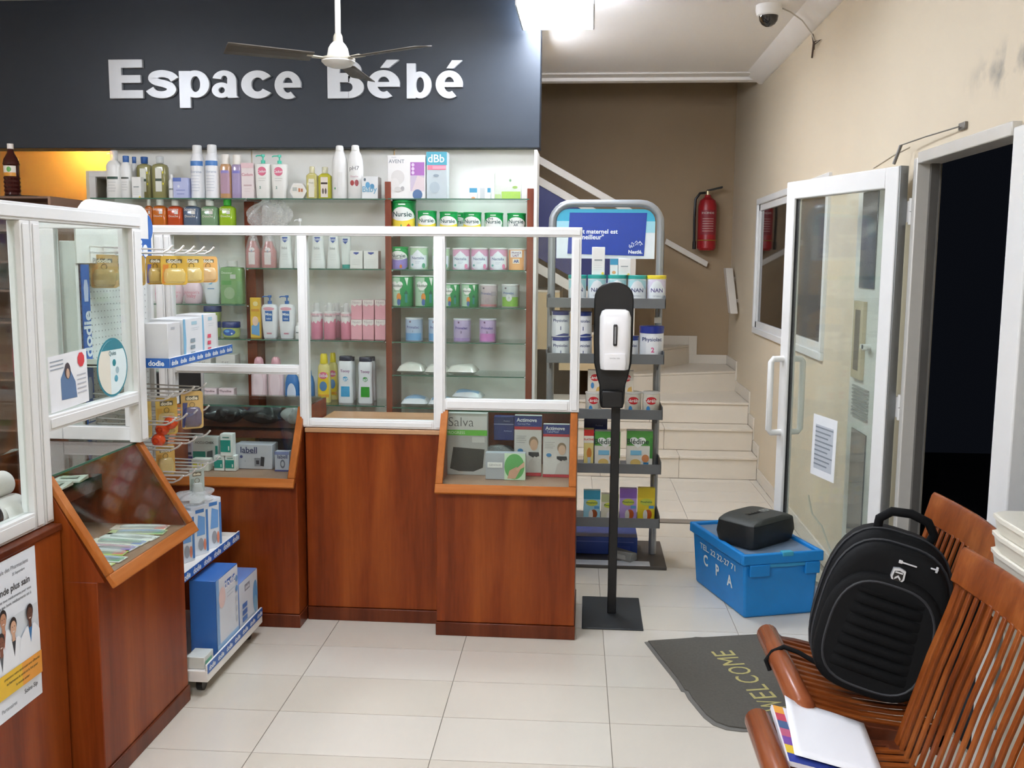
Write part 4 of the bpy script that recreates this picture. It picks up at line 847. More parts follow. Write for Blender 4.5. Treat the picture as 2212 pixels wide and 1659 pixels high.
phys('can_q', '#2d3f86', '1', '#24356e', .955); phys('can_r', '#27368a', '2', '#d4588a', .80)
CER = [('e', 0, .66, .62, .16, '#c9242e'), ('t', 'Cérélac', 0, .66, .9, '#f3eee6', .02), ('e', -.35, .30, .22, .14, '#4a8cc4'), ('p', [(.1, .05), (.8, .05), (.7, .28), (.3, .22)], '#d9b060')]
kind('box_cer', 'cereal_box', 'box', '#e6dccb', p=0, dy=.5, prints=CER); kind('can_cer', 'cereal_can', 'can', '#e3dccd', [(0, .97), (.015, 1), (.95, 1)], prints=CER, parts=[('lid', '#dfdcd4', LID, 2, 1)])
kind('box_bled', 'cereal_box', 'box', '#e9e6da', p=0, dy=.45, prints=[('r', -1, .62, 1, 1, '#4f9a3f'), ('r', .78, .30, 1, .82, '#3f8a3a'), ('p', HRT(-.15, .72, .62, .16), '#f2f4ee'), ('t', 'Blédine', -.15, .73, .85, '#2d4a38', .015), ('r', -.7, .38, .15, .50, '#7fc0dc'), ('e', -.3, .18, .4, .10, '#e8c97a'), ('e', .45, .3, .28, .1, '#d9905a'), ('r', .3, .06, .7, .2, '#3f7fae')])
kind('box_plat', 'cereal_box', 'box', '#ecd98a', p=0, dy=1.2, prints=[('r', -1, .84, 1, 1, '#cf2f2b'), ('r', -1, .66, 1, .84, '#f0ead8'), ('t', 'PLATINE', 0, .75, 1.0, '#cf3a2f', .02), ('e', .1, .40, .5, .14, '#d98a3a'), ('r', -.2, .1, .4, .3, '#c9d6da'), ('r', -1, 0, 1, .08, '#7fb0b0')])
def phos(name, c, top, ac): kind(name, 'cereal_pouch_box', 'box', c, p=0, dy=.4, prints=[('r', -1, .72, 1, 1, top), ('e', 0, .60, .7, .10, '#c9cf4a'), ('t', 'Phosphatine', 0, .60, .66, '#2f6f4a', .02), ('e', .25, .25, .42, .14, ac), ('e', -.1, .22, .26, .16, '#e6e2da'), ('r', .3, .42, .9, .50, '#5aa0d0')])
phos('box_ph1', '#9fd0de', '#2f93ae', '#a0522d'); phos('box_ph2', '#dcd6c0', '#b9bd8a', '#b0623d'); phos('box_ph3', '#b79ad6', '#8a5fb4', '#c9602d'); phos('box_ph4', '#e6cf2e', '#d9bd22', '#c25a22')
# ---- bottles of the top row and below
BT = [(0, .94), (.02, 1), (.70, 1), (.78, .80), (.82, .45)]
kind('pump_white', 'pump_bottle', 'bottle', '#e7e6e1', [(0, .94), (.02, 1), (.68, 1), (.76, .75), (.80, .4)], 3, .8, [('pump', '#eeeeea', .80, .96), ('dust_cap', film('#f2f4f4', .35), [(.78, .42), (.80, .5), (.985, .5), (1, .4)], 2, 1)], [('r', -.75, .40, .75, .45, '#2f4a40')] + lines(-.6, .5, .33, 4, .06, '#b9bcb8'))
kind('tall_white', 'lotion_bottle', 'bottle', '#e9e9e6', [(0, .94), (.02, 1), (.72, 1), (.80, .8), (.85, .55)], 2.6, .8, [('cap', '#3b66a8', [(.85, .5), (.86, .55), (.99, .55), (1, .5)], 2, 1)], [('r', -.7, .46, .7, .50, '#4a4f4a')] + lines(-.6, .5, .38, 4, .06, '#b9bcb8'))
kind('carton_w', 'small_carton', 'box', '#e8e8e4', p=0, dy=.8, prints=[('r', -.6, .5, .6, .56, '#9aa0a0'), ('e', .7, .05, .2, .05, '#e3d24a')] + lines(-.7, .6, .42, 4, .08, '#c4c6c4'))
kind('olive', 'oil_bottle', 'bottle', film('#9a9560', .82), [(0, .94), (.02, 1), (.74, 1), (.80, .85), (.83, .45)], 5, .6, [('cap', '#2f5a9a', [(.84, .42), (.85, .45), (.99, .48), (1, .4)], 2, 1)], [('r', -.42, .18, .42, .72, '#e2e2d6'), ('r', -.42, .42, .42, .48, '#3a4a40'), ('e', .6, .62, .1, .03, '#d9cf3a'), ('e', .6, .36, .1, .03, '#d9cf3a')])
kind('olive_clear', 'oil_bottle', 'bottle', film('#9a9560', .82), K['olive']['prof'], 5, .6, [('cap', film('#dfe4e4', .6), [(.84, .42), (.85, .5), (.99, .5), (1, .4)], 2, 1)], K['olive']['prints'])
kind('small_white', 'small_bottle', 'bottle', '#e9e9e6', BT, 2, 1, [('cap', '#e3e3df', [(.82, .55), (.99, .55), (1, .5)], 2, 1)], [('r', -.7, .36, .7, .42, '#7a827c')])
kind('lav_box', 'soap_box', 'box', '#b6bce0', p=0, dy=.7, prints=[('r', -1, .82, .1, 1, '#5a72b8'), ('e', -.25, .58, .16, .07, '#dfe3f4'), ('r', -.6, .38, .6, .42, '#8a94c8'), ('r', -.5, .2, .5, .24, '#8a94c8')])
kind('spray_blue', 'spray_bottle', 'bottle', '#e9eaec', [(0, .94), (.01, 1), (.70, 1), (.78, .86), (.84, .66)], 2, 1, [('cap', '#eceded', [(.84, .66), (.85, .69), (.99, .66), (1, .55)], 2, 1)], [('r', -.93, .61, .93, .70, '#4f83c4'), ('t', 'Klorane', 0, .50, .8, '#9aa6b8', 0.)] + lines(-.7, .6, .42, 6, .055, '#b9c0ca'))
kind('micellar_o', 'lotion_bottle', 'bottle', film('#d9a878', .75), [(0, .94), (.02, 1), (.72, .98), (.78, .8)], 3, .7, [('cap', '#e6e0d6', [(.78, .74), (.98, .72), (1, .66)], 2, 1)], [('r', -.85, .12, .85, .62, film('#c9a9c4', .7)), ('r', -.7, .58, .7, .64, '#8f86c4')])
kind('micellar_p', 'lotion_bottle', 'bottle', film('#b9a6cc', .75), K['micellar_o']['prof'], 3, .7, K['micellar_o']['parts'], [('r', -.85, .12, .85, .62, film('#bfb0d6', .7)), ('r', -.7, .58, .7, .64, '#7a78c0')])
kind('cadum_box', 'soap_box', 'box', '#e6d9d8', p=0, dy=.7, prints=[('r', -1, .86, 1, 1, '#e3c3c6'), ('t', 'Cadum', 0, .68, .9, '#c47f8a', .01), ('r', -.6, .36, .7, .40, '#c9b0b2')] + lines(-.5, .5, .28, 2, .07, '#cfc0c0'))
kind('cadum', 'pump_bottle', 'bottle', '#e9e8e2', [(0, .80), (.02, .84), (.3, .92), (.74, 1), (.78, .98), (.80, .30)], 4, .55, [('pump', '#4fc4a8', .80, 1.0)], [('e', 0, .62, .56, .10, '#d9708c'), ('t', 'Cadum', 0, .62, .60, '#f4eef0', .02), ('t', '2', -.3, .26, .12, '#3a7a6a')] + lines(-.5, .5, .46, 2, .05, '#b9b9b4'))
kind('yellow_oil', 'oil_bottle', 'bottle', film('#d9cf7a', .7), [(0, .94), (.02, 1), (.72, 1), (.80, .5)], 5, .6, [('cap', film('#e6dfb0', .7), [(.80, .46), (.98, .46), (1, .4)], 2, 1)], [('r', -.5, .06, .5, .76, '#e6e3d0'), ('t', 'Huile', 0, .5, .4, '#8a8a6a', 0.)])
kind('yellow_soap', 'soap_bottle', 'bottle', film('#c9c43c', .85), K['yellow_oil']['prof'], 5, .6, [('cap', film('#e6e3c0', .65), [(.80, .46), (.98, .46), (1, .4)], 2, 1)], [('r', -.55, .06, .55, .68, '#e9dfd2'), ('r', -.5, .46, .5, .52, '#4a3a30'), ('e', -.2, .25, .14, .09, '#5a4a44'), ('e', .22, .25, .14, .09, '#5a4a44')])
kind('tall_ph', 'lotion_bottle', 'bottle', '#efefec', [(0, .93), (.01, .97), (.55, 1), (.72, .95), (.82, .76), (.90, .5)], 2.4, .75, [('cap', '#f2f2ef', [(.90, .5), (.92, .52), (.985, .48), (1, .38)], 2, 1)], [('t', 'pH7', 0, .56, .62, '#6a6a6a', .0), ('e', -.3, .30, .28, .05, '#b04a4a'), ('e', .3, .30, .25, .06, '#a84a50'), ('t', 'Douche', 0, .42, .5, '#c08a9a', 0.)])
kind('tall_plain', 'lotion_bottle', 'bottle', '#efefec', K['tall_ph']['prof'], 2.4, .75, K['tall_ph']['parts'], [('r', -.1, .06, .5, .5, '#e2e2de'), ('e', -.5, .2, .1, .02, '#4a9a5a')])
kind('sq_white', 'cream_box', 'box', '#e6e8e8', p=0, dy=1., prints=[('e', -.6, .86, .14, .07, '#5a6a74'), ('e', -.25, .62, .28, .14, '#5a9fc8'), ('e', .3, .56, .26, .12, '#4a8fb8'), ('t', 'Baby', 0, .40, .9, '#7aa9c4', .02)])
kind('avent', 'breast_pump_box', 'box', '#e7e5e2', p=0, dy=.6, prints=[('t', 'AVENT', -.52, .86, .42, '#8a8e94', .015), ('t', 'PHILIPS', -.66, .95, .24/2, '#8a8e94', 0.), ('r', .22, .18, .97, .84, '#a45fb0'), ('r', .22, .18, .97, .54, '#c3b6c6'), ('p', [(.3, .18), (.97, .18), (.97, .48), (.6, .54)], '#d6c6c8'), ('e', .36, .78, .08, .04, '#d9c6e0'), ('e', .36, .69, .08, .04, '#d9c6e0'), ('e', .36, .60, .08, .04, '#d9c6e0'), ('e', .60, .10, .26, .12, '#4a6a96'), ('e', -.45, .50, .36, .16, '#d6d2ce'), ('e', -.62, .34, .24, .14, '#dedad6'), ('e', -.45, .22, .2, .06, '#cbc8c4'), ('e', -.2, .24, .1, .05, '#a9a7a6')])
kind('dbb', 'baby_bottle_box', 'box', '#b9c3c6', p=0, dy=.8, prints=[('r', -1, .72, 1, 1, '#3a9cb0'), ('t', 'dBb', -.05, .86, .8, '#e8f2f2', .01), ('r', -.9, .62, .9, .72, '#d9788f'), ('r', -.4, .64, .9, .70, '#e79aac'), ('e', -.05, .5, .28, .03, '#8a98a2'), ('e', -.2, .25, .5, .12, '#a9b6bc')])
kind('tiny_box', 'small_carton', 'box', '#e6e8e6', p=0, dy=.9, prints=[('r', -1, .62, 1, 1, '#3f95b8'), ('e', 0, .15, .5, .1, '#d9a070')])
kind('tiny_box2', 'small_carton', 'box', '#d9dcda', p=0, dy=.9, prints=[('r', .4, .62, 1, 1, '#3f95b8'), ('r', -1, 0, -.1, 1, '#c3c8c6')])
kind('wipes_clear', 'bottle_pack', 'pack', film('#dfe8d6', .55), p=8, dy=.5, prof=[(0, .96), (.02, 1), (.94, 1), (1, .94)], prints=[('r', -.45, .02, .95, .30, film('#a4cf4a', .8)), ('r', -.95, .02, -.5, .2, film('#b9d68a', .7)), ('e', .55, .45, .2, .05, '#8fb05a'), ('e', .2, .7, .08, .05, '#6a8a6a')])
def soap(name, c, cap='#e3e3dd'): kind(name, 'shower_gel_bottle', 'bottle', film(c, .9), [(0, .94), (.02, 1), (.74, 1), (.79, .80), (.82, .42)], 4, .55, [('cap', cap, [(.82, .44), (.83, .48), (.985, .48), (1, .42)], 2, 1)], [('t', 'Soyeux', -.1, .70, .7, '#efe6da', .0), ('t', 'Douche', -.1, .50, .6, '#efe6da', 0.), ('r', .05, .56, .5, .66, film('#f2eee6', .8))])
soap('gel_amber', '#c06a2a'); soap('gel_orange', '#c96b22'); soap('gel_red', '#c24a22'); soap('gel_blue', '#5a6a80'); soap('gel_sage', '#7fa07a'); soap('gel_lime', '#9cc02a', '#3aa838')
kind('red_soap', 'soap_bottle', 'bottle', film('#c96a66', .8), [(0, .95), (.02, 1), (.50, 1), (.68, .6), (.8, .45)], 3, .7, [('pump', '#e6dcdc', .80, 1.), ('wrap', film('#e9eaea', .25), [(.0, 1.06), (.55, 1.08), (.8, .75), (.97, .5)], 2.4, .8)], [('r', -.45, .10, .45, .55, '#e3d9d6'), ('e', 0, .55, .45, .06, '#e3d9d6'), ('e', 0, .5, .12, .04, '#7a86a0')])
MU = [('p', [(-.55, .93), (.55, .93), (.55, .84), (0, .76), (-.55, .84)], '#3f5aa0'), ('t', 'Mustela', 0, .865, .8, '#dfe4ee', .02), ('t', 'Bébé', -.1, .60, .5, '#b3b9b6', .02)] + lines(-.5, .6, .40, 3, .07, '#c9cdca')
kind('mustela', 'lotion_bottle', 'bottle', '#e4e8e4', [(0, .96), (.02, 1), (.20, .96), (.55, .80), (.90, .76), (.97, .70), (1, .5)], 3, .6, [], MU)
kind('mustela_pump', 'pump_bottle', 'bottle', '#e4e8e4', [(0, .96), (.02, 1), (.20, .96), (.50, .80), (.72, .76), (.76, .3)], 3, .6, [('pump', '#eceeec', .76, 1.)], MU[3:])
kind('tube_teal', 'cream_tube', 'tube', '#dfe6e2', [(0, .7), (.12, .72), (.13, .85), (.9, 1), (1, 1)], 2.4, .5, [('cap', '#3fa79a', [(0, .74), (.12, .76)], 2, .6)], [('p', [(-.5, .93), (.5, .93), (.5, .84), (0, .76), (-.5, .84)], '#3f5aa0'), ('t', 'Mustela', 0, .865, .6, '#dfe4ee', .02)])
kind('carton_m', 'cream_box', 'box', '#e4e5e0', p=0, dy=.9, prints=[('p', [(-.4, .92), (.4, .92), (.4, .85), (0, .78), (-.4, .85)], '#4a5aa0')] + lines(-.6, .7, .5, 4, .09, '#c3c6c2'))
kind('yellow_box', 'toothpaste_box', 'box', '#e6bd42', p=0, dy=.4, prints=[('p', [(-.8, .1), (.8, .05), (.8, .4), (-.8, .3)], '#6fa6d4'), ('e', 0, .42, .6, .12, '#f0d0b8'), ('r', -.8, .66, .8, .72, '#d99a3a'), ('e', .1, .85, .5, .06, '#f2df9a')])
kind('mixa', 'pump_bottle', 'bottle', '#e7e8ea', [(0, .74), (.02, .80), (.3, .92), (.6, 1), (.72, .98), (.78, .82), (.80, .36)], 3, .55, [('pump', '#3a6cb0', .80, 1.)], [('e', 0, .69, .7, .04, '#e3a9b6'), ('r', -.45, .40, .45, .64, '#3a6cae'), ('t', 'Mixa', 0, .565, .40, '#eef2f6', .03), ('t', 'bébé', 0, .46, .28, '#d6e0ee', .02), ('r', -.35, .10, .35, .13, '#c47f8a')])
kind('pink_pump', 'pump_bottle', 'bottle', '#d98aa0', [(0, .94), (.02, 1), (.70, 1), (.73, .95), (.75, .4)], 2, 1, [('pump', '#e9e4e2', .74, .93), ('dust_cap', film('#f0f2f2', .35), [(.74, .55), (.97, .5), (1, .4)], 2, 1), ('collar', '#e6e2e0', [(.56, 1.01), (.74, 1.0), (.76, .5)], 2, 1)], [('p', [(-.9, .56), (.9, .56), (.7, .46), (.4, .52), (.1, .42), (-.3, .50), (-.6, .44)], '#e6e2e0'), ('r', -.6, .62, .6, .66, '#b9a9aa')])
kind('pink_box', 'soap_box', 'box', '#e2a4b0', p=0, dy=1., prints=[('p', [(-1, 1), (1, 1), (1, .78), (.5, .70), (.1, .78), (-.3, .66), (-.8, .76), (-1, .70)], '#e9dfdc'), ('t', 'Nutri', 0, .88, .7, '#b9a0a4', 0.)])
kind('yellow_spray', 'baby_lotion_bottle', 'bottle', film('#e6d98a', .9), [(0, .92), (.02, .98), (.35, 1), (.6, .92), (.74, .86), (.80, .6)], 2.6, .6, [('cap', '#e9d42a', [(.80, .56), (.82, .58), (.97, .5), (1, .4)], 2, 1)], [('r', -.8, .10, .8, .62, '#e9c93a'), ('e', 0, .56, .7, .07, '#d96a8a'), ('e', 0, .34, .55, .10, '#5a8ab8'), ('r', -.8, .12, .8, .17, '#e0a03a'), ('t', 'Bébé', 0, .56, .7, '#f4e9ee', .02)])
def tox(name, c): kind(name, 'baby_lotion_bottle', 'bottle', '#e9ebee', [(0, .95), (.02, 1), (.25, .98), (.5, .90), (.7, .95), (.86, .95), (.90, .80)], 4, .55, [('cap', '#1f2740', [(.90, .82), (.91, .86), (.985, .84), (1, .78)], 4, .6)], [('t', 'Tooxy', 0, .68, .66, '#8a4a80', .015), ('e', 0, .52, .4, .05, c), ('r', -.6, .14, .6, .36, c), ('t', 'lait', 0, .52, .4, '#e9eef4', .02)])
tox('tox_blue', '#3fa0cf'); tox('tox_green', '#3a9a3a')
kind('pink_oval', 'baby_lotion_bottle', 'bottle', '#e3cfd2', [(0, .95), (.02, 1), (.6, .98), (.72, .90), (.80, .62)], 2.6, .55, [('cap', '#e0a9b4', [(.80, .58), (.82, .62), (.95, .52), (1, .28)], 2, .8)], [('e', 0, .40, .72, .36, '#ddc4c8'), ('e', 0, .40, .66, .33, '#e8d8da')])
kind('blue_oval', 'baby_lotion_bottle', 'bottle', '#3f78b4', [(0, .95), (.02, 1), (.6, .92), (.80, .75), (.86, .55), (1, .5)], 2.6, .55, [], [('e', 0, .30, .62, .30, '#cfdcea')])
kind('john_pink', 'baby_lotion_bottle', 'bottle', '#e7cfd6', [(0, .78), (.02, .84), (.35, 1), (.6, .98), (.8, .80), (.92, .6), (1, .4)], 2.4, .55, [], [('t', "Johnson's", 0, .42, .8, '#d98a9a', 0.), ('t', 'baby', 0, .28, .5, '#d98a9a', 0.)])
kind('lotion_dove', 'lotion_bottle', 'bottle', '#e4eaec', [(0, .72), (.02, .78), (.25, .95), (.5, 1), (.75, .93), (.9, .75), (.97, .5), (1, .3)], 2.4, .55, [], [('e', -.15, .76, .34, .04, '#8fc3e0'), ('t', 'dove', -.1, .60, .5, '#a0b4c8', 0.), ('p', [(-.3, .42), (.1, .46), (.4, .52), (.1, .42)], '#7ab4d8'), ('r', -.4, .32, .4, .335, '#5a90c0')])
kind('green_pack', 'shower_gel_pack', 'pack', film('#86ae76', .9), [(0, .97), (.02, 1), (.78, 1), (.84, .92), (.86, .5)], 8, .6, [('cap', film('#e6eae2', .5), [(.86, .5), (1, .46)], 2, 1)], [('t', 'Douceur', -.3, .72, .5, '#e6efdc', 0.), ('r', .0, .58, .5, .68, film('#eef2ea', .6)), ('r', -.8, .44, .1, .54, '#5f9a55'), ('e', -.1, .25, .5, .14, film('#b5d0a6', .7))])
kind('jar', 'ointment_jar', 'jar', film('#a9b86a', .92), [(0, .80), (.05, .92), (.4, 1), (.62, .95), (.64, .85)], 2.4, .9, [('lid', '#22306a', [(.64, 1.0), (.67, 1.02), (.95, 1.0), (1, .94)], 2.4, .9)], [('e', 0, .36, .72, .22, '#2a5aa8'), ('e', -.2, .42, .3, .08, '#5a9ad0'), ('e', .35, .28, .1, .05, '#dfe8f0')])
kind('white_box', 'medicine_box', 'box', '#dedbd6', p=0, dy=.8, prints=[('t', 'E45', 0, .5, .35, '#a9a7a4', 0.)])
kind('pink_med', 'medicine_box', 'box', '#e6d6da', p=0, dy=.6, prints=[('r', -1, 0, .9, .55, '#d98ab0'), ('t', 'Thyodine', -.1, .76, .8, '#4a3a44', .01)])
kind('pink_med2', 'medicine_box', 'box', '#e4d4d6', p=0, dy=.6, prints=[('t', 'Thyodine', -.1, .76, .8, '#6a4a54', .01), ('r', -1, .1, .9, .5, '#e2c4cc')])
# ---- boxes in the display counters
kind('salva', 'support_belt_box', 'box', '#d9d9d6', p=0, dy=.28, prints=[('t', 'Salva', -.25, .86, .60, '#5a5a58', -.012), ('r', -1, .64, 1, .73, '#63bd3a'), ('t', 'PROGRESS', -.5, .685, .44, '#d6ecca', .01), ('r', -1, .0, 1, .64, '#b3b3b1'), ('p', [(-.78, .10), (-.35, .055), (.35, .055), (.80, .12), (.88, .42), (-.62, .45)], '#333533'), ('r', .28, .53, .88, .62, '#cfcfcd')])
def acti(name, sub, skin): kind(name, 'neck_brace_box', 'box', '#d4d2cf', p=0, dy=.3, prints=[('r', -1, .82, 1, 1, '#24387e'), ('r', -1, .77, 1, .82, '#b5303e'), ('t', 'Actimove', -.1, .93, .74, '#e9ecf2', .02), ('t', sub, -.3, .865, .45, '#b9c4e0', 0.), ('e', .42, .56, .34, .10, '#8f7a62'), ('e', .44, .52, .28, .095, skin), ('p', [(.05, .40), (.8, .40), (.84, .34), (.45, .30), (.06, .35)], '#2e3136'), ('e', -.55, .42, .2, .035, '#4a86b8'), ('p', [(-.1, .06), (1, .06), (1, .28), (.5, .33), (.1, .25)], '#c0bcb8'), ('r', -1, 0, 1, .055, '#b5303e')] + lines(-.85, -.1, .66, 4, .035, '#a9a9aa'))
acti('acti_a', 'Cervical Plus', '#cda98e'); acti('acti_b', 'TaloMed', '#d3b49c')
kind('navy_box', 'support_box', 'box', '#26356e', p=0, dy=.5, prints=[('r', -1, .66, 1, .70, '#8a90b4'), ('t', 'Padded', .3, .82, .3, '#aab4d6', 0.), ('t', 'Actimove', .4, .4, .4, '#aab4d6', 0.)])
kind('knee_box', 'knee_support_box', 'box', '#a9aeb4', p=0, dy=.25, prints=[('r', -.05, .0, 1, 1, '#c6dcc2'), ('e', .45, .5, .5, .48, '#5aa65c'), ('p', [(.1, .05), (.5, .05), (.75, .4), (.55, .5), (.2, .35)], '#c49a82'), ('p', [(.5, .4), (.95, .7), (.95, .5), (.6, .35)], '#cfa890'), ('r', -.9, .45, -.15, .65, '#e6e6e4'), ('t', 'GENOUX', -.52, .55, .3, '#8a8a8a', 0.)])
kind('accu', 'glucose_meter_box', 'box', '#dfe3e2', p=0, dy=.5, prints=[('t', 'ACCU-CHEK', -.05, .80, .76, '#3a4044', .012), ('r', -1, .0, .0, .50, '#1f8f7f'), ('r', .8, .2, 1, .7, '#1f8f7f'), ('p', [(.05, .05), (.55, .05), (.6, .55), (.15, .5)], '#5a6468')])
kind('teal_box', 'test_strip_box', 'box', '#e3e6e4', p=0, dy=.8, prints=[('r', -.95, .18, .7, .72, '#1f9184'), ('r', .3, .25, .5, .45, '#e3e6e4'), ('r', -.6, .82, .5, .87, '#5a8a84')])
kind('yel_white', 'lancet_box', 'box', '#e4e4da', p=0, dy=.6, prints=[('r', -.85, .2, -.35, .78, '#e6d62a'), ('r', -.1, .2, .35, .8, '#dfc93a'), ('r', -.0, .3, .25, .7, '#e9e6da')])
kind('purple_box', 'test_kit_box', 'box', '#c9c6d8', p=0, dy=.4, prints=[('r', -1, .0, 1, .42, '#4a3a8a'), ('t', 'freestyle', 0, .90, .8, '#7a7a9a', 0.), ('e', .2, .3, .5, .16, '#6a4a9a'), ('r', .2, .5, .9, .6, '#3a3a5a')])
kind('labell', 'blood_pressure_box', 'box', '#c6c8d2', p=0, dy=.5, prints=[('t', 'labell', -.25, .78, .44, '#333a66', .015), ('r', -.55, .635, .2, .65, '#5a5f80'), ('e', -.65, .5, .08, .06, '#4a4f80'), ('r', .05, .12, .38, .46, '#8a8c96'), ('r', .14, .2, .30, .36, '#3a3c46'), ('p', [(.36, .14), (.55, .12), (.6, .5), (.4, .52)], '#34363e'), ('t', '1', -.45, .32, .03, '#4a4f70')])
kind('labell_s', 'nebulizer_box', 'box', '#bfc2d0', p=0, dy=.6, prints=[('r', -1, .84, 1, 1, '#7f88b4'), ('t', 'labell', .1, .74, .7, '#333a66', .015), ('e', .1, .38, .34, .22, '#6a6e7e'), ('e', .1, .38, .2, .13, '#b9bbc4'), ('r', -1, .0, 1, .08, '#4a4f8a')])
kind('orange_box', 'bandage_box', 'box', '#d6b25a', p=0, dy=.5, prints=[('r', -1, .0, 1, .75, '#d9d6cc'), ('e', .3, .5, .25, .35, '#c4423a')])
# ---- dummy-brand stand stock
kind('dod_box_t', 'breast_pump_box', 'box', '#3a6cb4', p=0, dy=.45, prints=[('r', -.99, .01, .99, .99, '#d9dfe7'), ('r', -.2, .80, .7, .90, '#2f63ae'), ('t', 'dodie', .25, .85, .7/1.4, '#eef2f6', .02), ('r', -1, 0, -.75, 1, '#7faad6'), ('r', -1, .0, 1, .12, '#9fc4e6'), ('e', -.5, .72, .3, .14, '#e3c9c6')] + [('e', .82, .25+i*.14, .10, .045, '#6f9fd0' if i > 2 else '#c3cbd2') for i in range(5)] + lines(-.1, .6, .72, 2, .05, '#aab4c0'))
kind('dod_box_w', 'steriliser_box', 'box', '#6f8fcb', p=0, dy=.6, prints=[('r', -.99, .01, .99, .99, '#d3dce6'), ('r', -.4, .74, .15, .88, '#8a90a0'), ('t', 'dodie', -.12, .81, .22, '#e9edf2', .02), ('e', .72, .45, .26, .34, '#5f9fcf'), ('e', .72, .28, .2, .18, '#7fb8d6')] + [('r', -.7, .14+i*.14, -.2, .24+i*.14, '#4a78bc') for i in range(3)])
kind('dod_pad', 'breast_pad_box', 'box', '#dfe3e6', p=0, dy=.7, prints=[('r', -.15, .84, .4, .92, '#a6c9d6'), ('p', [(-1, 0), (-.8, 0), (-.72, .5), (-.8, 1), (-1, 1)], '#7fb4d2')] + [('r', -.3, .10+i*.16, .15, .19+i*.16, '#8a9aa4') for i in range(3)] + lines(-.2, .6, .76, 2, .05, '#b4bec4'))
kind('dod_pad2', 'breast_pad_box', 'box', '#e2e3e4', p=0, dy=.7, prints=[('r', -.15, .84, .4, .92, '#a6c9d6'), ('p', [(-1, 0), (-.8, 0), (-.72, .5), (-.8, 1), (-1, 1)], '#7fb4d2')] + [('r', -.3, .10+i*.16, .15, .19+i*.16, '#d9506a') for i in range(3)] + lines(-.2, .6, .76, 2, .05, '#b4bec4'))
kind('dod_grey', 'breast_pad_box', 'box', '#d3d4d4', p=0, dy=.8, prints=[('r', -.5, .84, .1, .90, '#aeb2b6')])
kind('dod_bottlebox', 'baby_bottle_box', 'box', '#dbe2ea', p=0, dy=.8, prints=[('r', -.5, .86, .5, .93, '#4a7fc0'), ('p', [(-.4, .40), (.55, .40), (.6, .75), (-.2, .82)], '#6fa0d6'), ('e', .05, .22, .3, .13, '#9a9ea6'), ('r', .7, .05, .95, .9, '#4f80bc'), ('e', .5, .2, .16, .12, '#d98a70')])
kind('dod_small', 'accessory_box', 'box', '#d9ddd6', p=0, dy=.8, prints=[('r', -.8, .3, .6, .6, '#7fc4a6')])
# ---- left wall shelves
kind('med_white', 'medicine_box', 'box', '#dcd9d0', p=0, dy=.7, prints=[('e', .3, .12, .3, .1, '#e6a92a'), ('r', -.7, .6, .7, .66, '#b9b6ae')])
kind('med_teal', 'medicine_box', 'box', '#dfe3e0', p=0, dy=.7, prints=[('r', -1, .2, 1, .75, '#1f8a7a'), ('p', [(.0, 0), (1, 0), (1, .5)], '#dfe3e0')])
kind('med_lime', 'medicine_box', 'box', '#d6d2c4', p=0, dy=.6, prints=[('r', -1, 0, 1, .22, '#9cc62e'), ('t', 'Complexe', .2, .68, .7, '#8a8676', 0.)])
kind('med_blue', 'medicine_box', 'box', '#c9cdd2', p=0, dy=.6, prints=[('r', -1, 0, 1, .4, '#3f80b4'), ('r', -.6, .7, .6, .76, '#8a929a')])
kind('med_brown', 'medicine_box', 'box', '#8a5f4a', p=0, dy=.8)
kind('med_dark', 'medicine_bottle', 'bottle', '#2f4a3a', BT, 3, .8, [('cap', '#e2e0da', [(.82, .6), (.99, .6), (1, .5)], 2, 1)], [])
kind('med_red', 'medicine_box', 'box', '#8a2a38', p=0, dy=.8)
kind('syrup', 'syrup_bottle', 'bottle', film('#3a100c', .96), [(0, .86), (.015, .98), (.06, .90), (.10, 1), (.14, .90), (.18, 1), (.22, .90), (.26, 1), (.30, .90), (.34, 1), (.36, .92), (.58, .92), (.60, 1), (.70, .85), (.82, .42), (.90, .32)], 2, 1, [('cap', '#e3ddd6', [(.90, .36), (.91, .38), (1, .38)], 2, 1)], [('r', -.9, .37, .9, .57, '#d9d2c4'), ('r', -.9, .37, .9, .44, '#c9882e'), ('e', .2, .5, .3, .05, '#5a9a4a')])
